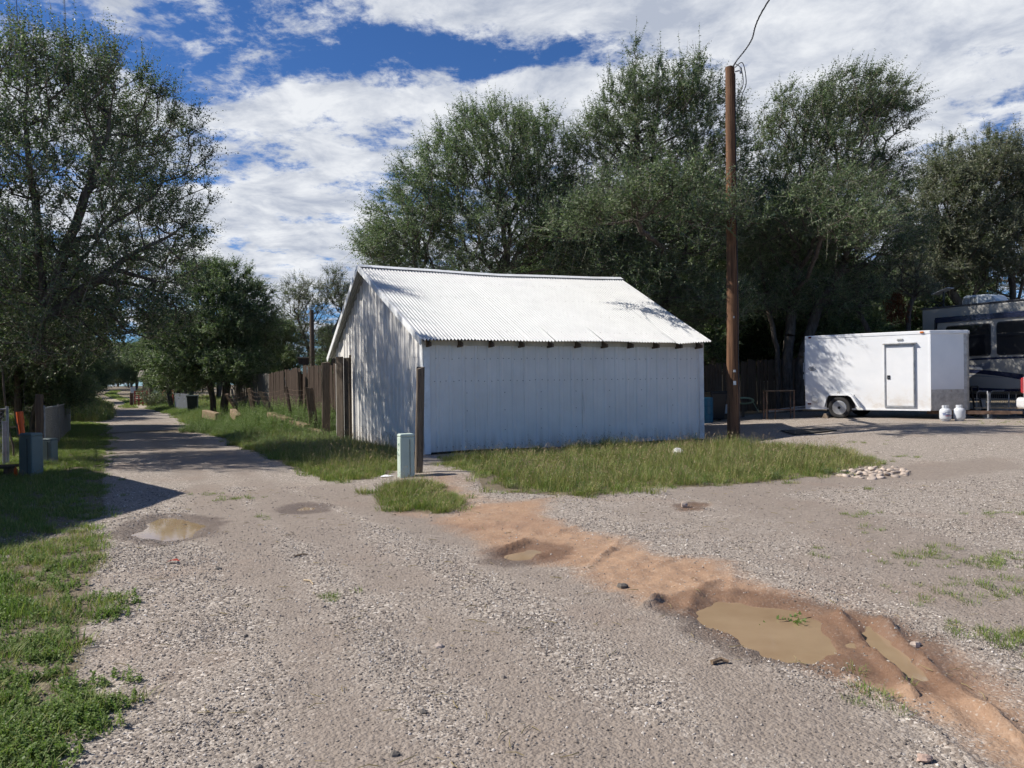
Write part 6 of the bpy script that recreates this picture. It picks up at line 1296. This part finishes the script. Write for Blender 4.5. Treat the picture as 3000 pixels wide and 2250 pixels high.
# brown step at the edge
p = gp(2, 1395); o = thing('porch_step', p + Vector((-.35, .1, 0)), 'brown wooden step slab at the left edge', 'step', .25)
for k in range(3): MB().box((0, -.16 + k * .16, .16), (1.0, .15, .04)).build('tread_board', 'fence_wood', o)
for s_ in (-.4, .4): MB().box((s_, 0, .06), (.06, .42, .16)).build('support', 'old_wood', o)
# shrubs on the verge
SH = []
def shrub(p, r, h, seed, mat, label, n=260, leaf=.06, group='verge shrubs', flat=0):
    q = np.random.default_rng(seed); o = thing('shrub', p, label, 'shrub', group=group); k = 26; a = q.uniform(0, 6.28, k); ln = q.uniform(.55, 1.0, (k, 1)); tp = np.stack([np.cos(a) * r * q.uniform(.2, 1, k), np.sin(a) * r * q.uniform(.2, 1, k), np.full(k, h)], 1) * ln; bs = tp * .06
    V, F_ = tubes(bs, tp, np.full(k, .012), np.full(k, .004), 4); np_mesh('stems', V, F_, 'twig', o); i = q.integers(0, k, n); t = q.uniform(.3, 1, (n, 1)); tb = bs[i] + (tp[i] - bs[i]) * t; tt = tb + unit(q.normal(0, 1, (n, 3)) + np.array([0, 0, .4])) * q.uniform(.12, .4, (n, 1)) * h * .5; V, F_ = leaves_on(q, tb, tt, 9, leaf, .3); np_mesh('foliage', V, F_, mat, o); return o
shrub(gp(160, 1262), .9, 1.1, 1, 'leaf_grey', 'pale wispy shrub behind the short pedestal', 300, .05); shrub(gp(215, 1212), 1.6, 2.2, 2, 'leaf_dark', 'dark shrub under the left elms beside the alley', 600, .08); shrub(alley_pt(30, -4.6), 1.4, 1.5, 3, 'leaf_grey', 'greyish brush at the foot of the far left pole', 400, .08)
shrub(alley_pt(39, -4.2), 1.8, 1.6, 4, 'leaf_dark', 'dark brush at the left bend of the alley', 400, .09); shrub(at(445, 1178, 56) - Vector((0, 0, .6)), 2.0, 1.7, 5, 'leaf_grey', 'grey-green bush in front of the tan shed', 500, .09, group='far bushes'); shrub(at(490, 1170, 58) - Vector((0, 0, .8)), 1.4, 1.5, 6, 'leaf_elm', 'green bush beside the red gate', 400, .09, group='far bushes')
for k, (px, d, lab) in enumerate(((335, 210, 'far scrub closing the head of the two-track'), (290, 200, 'far scrub left of the head of the two-track'), (385, 205, 'far scrub right of the head of the two-track'), (60, 140, 'far scrub behind the left fence'), (180, 170, 'far scrub behind the left elms'), (480, 180, 'far scrub behind the tan shed'), (305, 135, 'brush on the left shoulder of the far two-track'), (372, 128, 'brush on the right shoulder of the far two-track'), (338, 160, 'brush in the middle of the far two-track head'), (265, 118, 'brush behind the second grey pole'))):
    shrub(g3(at(px, 1125, d).x, d), 7, 6.5, 40 + k, 'leaf_grey', lab, 1700, .50, 'far scrub')
# ---------------------------------------------------------------- far end of the alley
def far_pole(px, ptop, pbase, d, r, lab):
    a_, t_ = at(px, pbase, d), at(px, ptop, d); g0 = gnear(a_.x, d); b = MB(); b.tube([(0, 0, -.3), (0, 0, t_.z - g0)], [r, r * .75], 12); tag(b.build('utility_pole', 'grey_wood', loc=(a_.x, d, g0)), lab, 'utility pole', 'poles along the alley')
far_pole(228, 700, 1212, 44, .24, 'thick grey utility pole under the left elms'); far_pole(272, 900, 1180, 62, .20, 'second grey pole on the left of the alley'); far_pole(441, 1020, 1165, 68, .17, 'slim far pole in front of the tan shed')
p = at(452, 1150, 76); house('tan_shed', g3(p.x + .4, 78), 4.2, 3.6, 2.3, .55, .35, 'tan_wall', 'tan_roof', 'small tan shed with a white door at the far end of the alley')
p = at(459, 1144, 74.6); b = MB(); b.box((0, 0, 0), (.62, .06, .55), .35); tag(b.build('shed_shutter', 'white_panel', loc=p), 'white square panel on the tan shed', 'panel')
def rail_gate(pa, pc, d, h, label, m='gate_red'):
    a_, c_ = at(pa[0], pa[1], d), at(pc[0], pc[1], d); ga, gc = g3(a_.x, d), g3(c_.x, d - .3); o = thing('pipe_gate', ga, label, 'gate'); L_ = gc - ga
    for z in (.2, .5, .8, h): MB().tube([Vector((0, 0, z)), L_ + Vector((0, 0, z))], .045, 8).build('rail', m, o)
    for t in (0, .33, .66, 1): MB().tube([L_ * t + Vector((0, 0, -.1)), L_ * t + Vector((0, 0, h + .05))], .06, 8).build('upright', m, o)
rail_gate((395, 1180), (436, 1178), 62, 1.15, 'red pipe gate at the far bend of the alley'); rail_gate((478, 1172), (512, 1172), 58, 1.2, 'second red pipe rail beside the grey metal fence')
for (px, lab) in ((383, 'dark bollard at the far bend, left one'), (388.5, 'dark bollard at the far bend, right one')):
    p = at(px, 1185, 60); MBt = MB().tube([(0, 0, -.1), (0, 0, 1.05)], .07, 10); tag(MBt.build('bollard', 'rust_steel', loc=g3(p.x, p.y)), lab, 'bollard', 'far bollards')
p = at(391, 1180, 66); g = g3(p.x, p.y); o = thing('road_sign', g, 'small white sign on a thin post at the far bend', 'sign'); MB().tube([(0, 0, -.1), (0, 0, 1.45)], .03, 8).build('post', 'galvanised', o); MB().box((0, -.05, 1.25), (.42, .02, .5)).build('sign_board', 'sign_white', o)
a_, c_ = at(512, 1190, 50), at(553, 1190, 47); o = thing('metal_fence', g3(a_.x, a_.y), 'grey corrugated metal fence panel beside the dumpster', 'fence'); d = g3(c_.x, c_.y) - g3(a_.x, a_.y); n = 6
for k in range(n):
    b = MB(); u0, u1 = k / n, (k + 1) / n - .004; m = 12
    for j in range(m + 1): p = d * (u0 + (u1 - u0) * j / m); off = .02 * math.sin(j / m * 6.28 * 3); b.v += [(p.x + off, p.y - off, p.z), (p.x + off, p.y - off, p.z + 1.15)]
    b.f = [(2 * j, 2 * j + 2, 2 * j + 3, 2 * j + 1) for j in range(m)]; b.build('sheet', 'metal_fence', o)
p = at(565, 1204, 45); o = thing('dumpster', g3(p.x, p.y), 'dark dumpster in the shade of the round elm', 'dumpster', .3); MB().hexa([(-.25, -.3, .05), (.25, -.3, .05), (.25, .3, .05), (-.25, .3, .05), (-.3, -.36, .95), (.3, -.36, .95), (.3, .36, 1.0), (-.3, .36, 1.0)]).build('body', 'bin_dark', o, bevel=.03); MB().box((0, 0, 1.0), (.64, .76, .05), 0, Matrix.Rotation(.08, 3, 'X')).build('lid', 'bin_dark', o)
p = gp(568, 1208); b = MB(); b.tube([(-.12, 0, -.05), (-.12, 0, .16), (-.08, 0, .2), (.1, 0, .2), (.14, 0, .16)], .035, 8); tag(b.build('vent_pipe', 'plastic_white', loc=p), 'white bent pipe stub in the weeds before the dumpster', 'pipe')
# pale wall left of the alley
a_ = at(225, 1180, 60); o = house('mobile_home', g3(a_.x - 5.5, 63), 7, 3.6, 2.1, .4, .5, 'white_panel', 'tan_roof', 'pale mobile home half hidden by the left elms', ((2, 1.4, .9, .7), (-2, 1.4, .9, .7)))
# ---------------------------------------------------------------- neighbouring house beyond the left edge; its roof corner throws the dark triangle
u3, v3 = Vector((-.7071, .7071, 0)), Vector((.7071, .7071, 0)); tip = on_ground(546, 1443); ez = 3.1; k_ = ez / math.tan(R(SUN_EL)); hd = Vector((math.cos(R(SUN_B)), -math.sin(R(SUN_B)), 0)); cor = Vector((tip.x, tip.y, 0)) - hd * k_
hz = thing('house', (cor.x - 4, cor.y, 0), 'gable-roofed house standing just beyond the left edge', 'house'); org = cor - Vector((cor.x - 4, cor.y, 0)); dq = -v3; pit = .65; lw = 6.0; ll = 5.0
E0 = org + Vector((0, 0, ez)); E1 = E0 + u3 * ll; R0 = E0 + dq * lw + Vector((0, 0, lw * pit)); R1 = R0 + u3 * ll; D0 = E0 + dq * 2 * lw; D1 = D0 + u3 * ll; th = Vector((0, 0, -.16))
MB().hexa([E0 + th, E1 + th, R1 + th, R0 + th, E0, E1, R1, R0]).build('roof_slope', 'shingle', hz); MB().hexa([R0 + th, R1 + th, D1 + th, D0 + th, R0, R1, D1, D0]).build('roof_slope', 'shingle', hz)
i0, i1 = .35, .35; w0 = E0 + dq * i0 + u3 * i1; w1 = E1 + dq * i0 - u3 * i1; w2 = D1 - dq * i0 - u3 * i1; w3_ = D0 - dq * i0 + u3 * i1; fl = lambda v: Vector((v.x, v.y, -.2)); tp = lambda v: Vector((v.x, v.y, ez + i0 * pit - .17))
MB().hexa([fl(w0), fl(w1), fl(w2), fl(w3_), tp(w0), tp(w1), tp(w2), tp(w3_)]).build('wall', 'tan_wall', hz); r0_ = R0 + u3 * i1 + th * 1.05; r1_ = R1 - u3 * i1 + th * 1.05
MB().add([tp(w0), tp(w3_), r0_], [(0, 1, 2)]).build('gable', 'tan_wall', hz); MB().add([tp(w1), tp(w2), r1_], [(2, 1, 0)]).build('gable', 'tan_wall', hz)
# ---------------------------------------------------------------- small things on the ground
# a low heap of stones
pile = thing('rock_pile', gp(2560, 1385), 'low pile of pale pinkish river stones at the edge of the grass', 'rocks'); pc = pile.location; q = random.Random(61)
for k in range(80):
    t = q.random(); px = 2460 + t * 200 + q.gauss(0, 8); py = 1386 + q.gauss(0, 7) - 4 * (t - .5); w = gp(px, py); s_ = q.uniform(.03, .07); o = MB().blob((0, 0, 0), (s_ * 1.25, s_, s_ * .5), 500 + k, 8, rough=.15).build('stone', 'pale_rock', pile, smooth=True); o.location = (w.x - pc.x, w.y - pc.y, w.z - pc.z + s_ * .15 + (.03 if q.random() < .15 else 0)); o.rotation_euler = (q.uniform(-.3, .3), q.uniform(-.3, .3), q.uniform(0, 6.3))
p = gp(1988, 1334, .06); tag(MB().blob((0, 0, 0), (.13, .10, .11), 71, 9, rough=.15).build('white_rock', 'white_rock', loc=p), 'single white rock in the tall grass before the shed', 'rock')
p = gp(2200, 1850, .0); tag(MB().blob((0, 0, 0), (.055, .045, .04), 73, 8).build('puddle_stone', 'pink_rock', loc=p), 'pinkish stone sitting in the large puddle', 'rock')
p = gp(2708, 2235, .015); tag(MB().blob((0, 0, 0), (.032, .022, .018), 75, 8).build('pink_stone', 'pink_rock', loc=p), 'pinkish stone at the lower right edge of the gravel', 'rock')
p = gp(2005, 1488, .03); tag(MB().blob((0, 0, 0), (.045, .035, .04), 77, 8).build('white_stone', 'pale_rock', loc=p), 'pale stone on the dark damp spot', 'rock')
def sticks(px0, py0, px1, py1, r, m, name, lab, cat='stick'):
    a_, c_ = gp(px0, py0, r), gp(px1, py1, r); b = MB(); md_ = (c_ - a_) * .5 + Vector((.01, .02, .008)); b.tube([Vector((0, 0, 0)), md_, c_ - a_], [r, r * .9, r * .6], 6); tag(b.build(name, m, loc=a_), lab, cat)
sticks(2085, 1953, 2135, 1951, .014, 'stick', 'bark_stick', 'dark bark stick on the gravel below the large puddle'); sticks(862, 1632, 902, 1626, .008, 'stick', 'thin_stick', 'thin brown stick on the gravel in mid foreground'); sticks(890, 1700, 918, 1712, .007, 'lumber', 'pale_stick', 'pale straw stick on the gravel in mid foreground'); sticks(215, 1892, 268, 1876, .014, 'stick', 'weed_stick', 'brown stick at the edge of the left weeds')
p = gp(505, 1650, .012); b = MB(); b.add([(-.06, 0, 0), (0, -.03, .02), (.07, .0, .01), (.02, .035, .025), (-.03, .03, .0)], [(0, 1, 3, 4), (1, 2, 3)]); tag(b.build('red_leaf', 'red_leaf', loc=p), 'red-brown dead leaf on the gravel below the left puddle', 'leaf')
p = gp(2320, 1812); o = thing('uprooted_weed', (p.x, p.y, p.z + .03), 'uprooted weed floating in the large puddle', 'weed'); q = np.random.default_rng(5); n = 26; bs = q.normal(0, 1, (n, 3)) * np.array([.10, .05, .01]); V, F_ = leaves_on(q, bs, bs + unit(q.normal(0, 1, (n, 3)) * np.array([1, .7, .25])) * .12, 7, .045, .24, .1); np_mesh('leaves', V, F_, 'weed_leaf', o); V, F_ = tubes(np.array([[-.22, -.02, 0], [-.05, .0, .01], [.0, .02, .01]]), np.array([[-.02, .0, .02], [.2, -.03, .01], [.16, .08, .02]]), np.full(3, .006), np.full(3, .004), 5); np_mesh('stalks', V, F_, 'stick', o)
# scattered larger dark stones
for k, (px, py, s_, lab) in enumerate(((640, 1667, .028, 'dark stone on the gravel below the left puddle'), (540, 1533, .035, 'small dark stone in the edge of the left puddle'), (1822, 1728, .038, 'dark stone at the upper edge of the orange mud'), (1285, 1895, .03, 'white stone in the middle of the near gravel'), (1155, 2215, .022, 'dark clod at the bottom edge of the gravel'), (2680, 1890, .035, 'pale stone on the right bank of the rut'), (1240, 2090, .020, 'dark stone in the near gravel left of the bare patch'))):
    p = gp(px, py, s_ * .2); o = MB().blob((0, 0, 0), (s_ * 1.1, s_ * .85, s_ * .6), 700 + k, 7, rough=.25).build('loose_stone', 'pale_rock' if k in (3, 5) else 'dark_stone', loc=p); tag(o, lab, 'rock', 'loose stones on the gravel')
# straw and bits of dry grass strewn over the gravel
def straw_src(i):
    q = random.Random(900 + i); b = MB(); pts = [Vector((0, 0, .002)), Vector((.025, q.uniform(-.008, .008), q.uniform(.003, .008))), Vector((.055, q.uniform(-.015, .015), .003))]; b.tube(pts, [.0016, .0014, .0008], 4); return source('straw', b.v, b.f, ['grass_dry'])
n = 1500; x = rng.uniform(-7, 8, n); y = 2.6 + 9 * rng.uniform(0, 1, n) ** 1.3; k = in_view(x, y) & (vnoise(x, y, .9, 71) > .42); x, y = x[k], y[k]
for q_ in PUDDLE.values(): k = sdist(x, y, q_) < -.05; x, y = x[k], y[k]
n = len(x); tag(scatter('straw_litter', np.stack([x, y, gz_at(x, y) + .006], 1), np.stack([np.zeros(n), rng.uniform(-.1, .1, n), rng.uniform(0, 6.28, n)], 1), rng.uniform(.5, 1.8, n), [straw_src(i) for i in range(4)]), 'bits of straw strewn over the gravel', 'straw', kind='stuff')
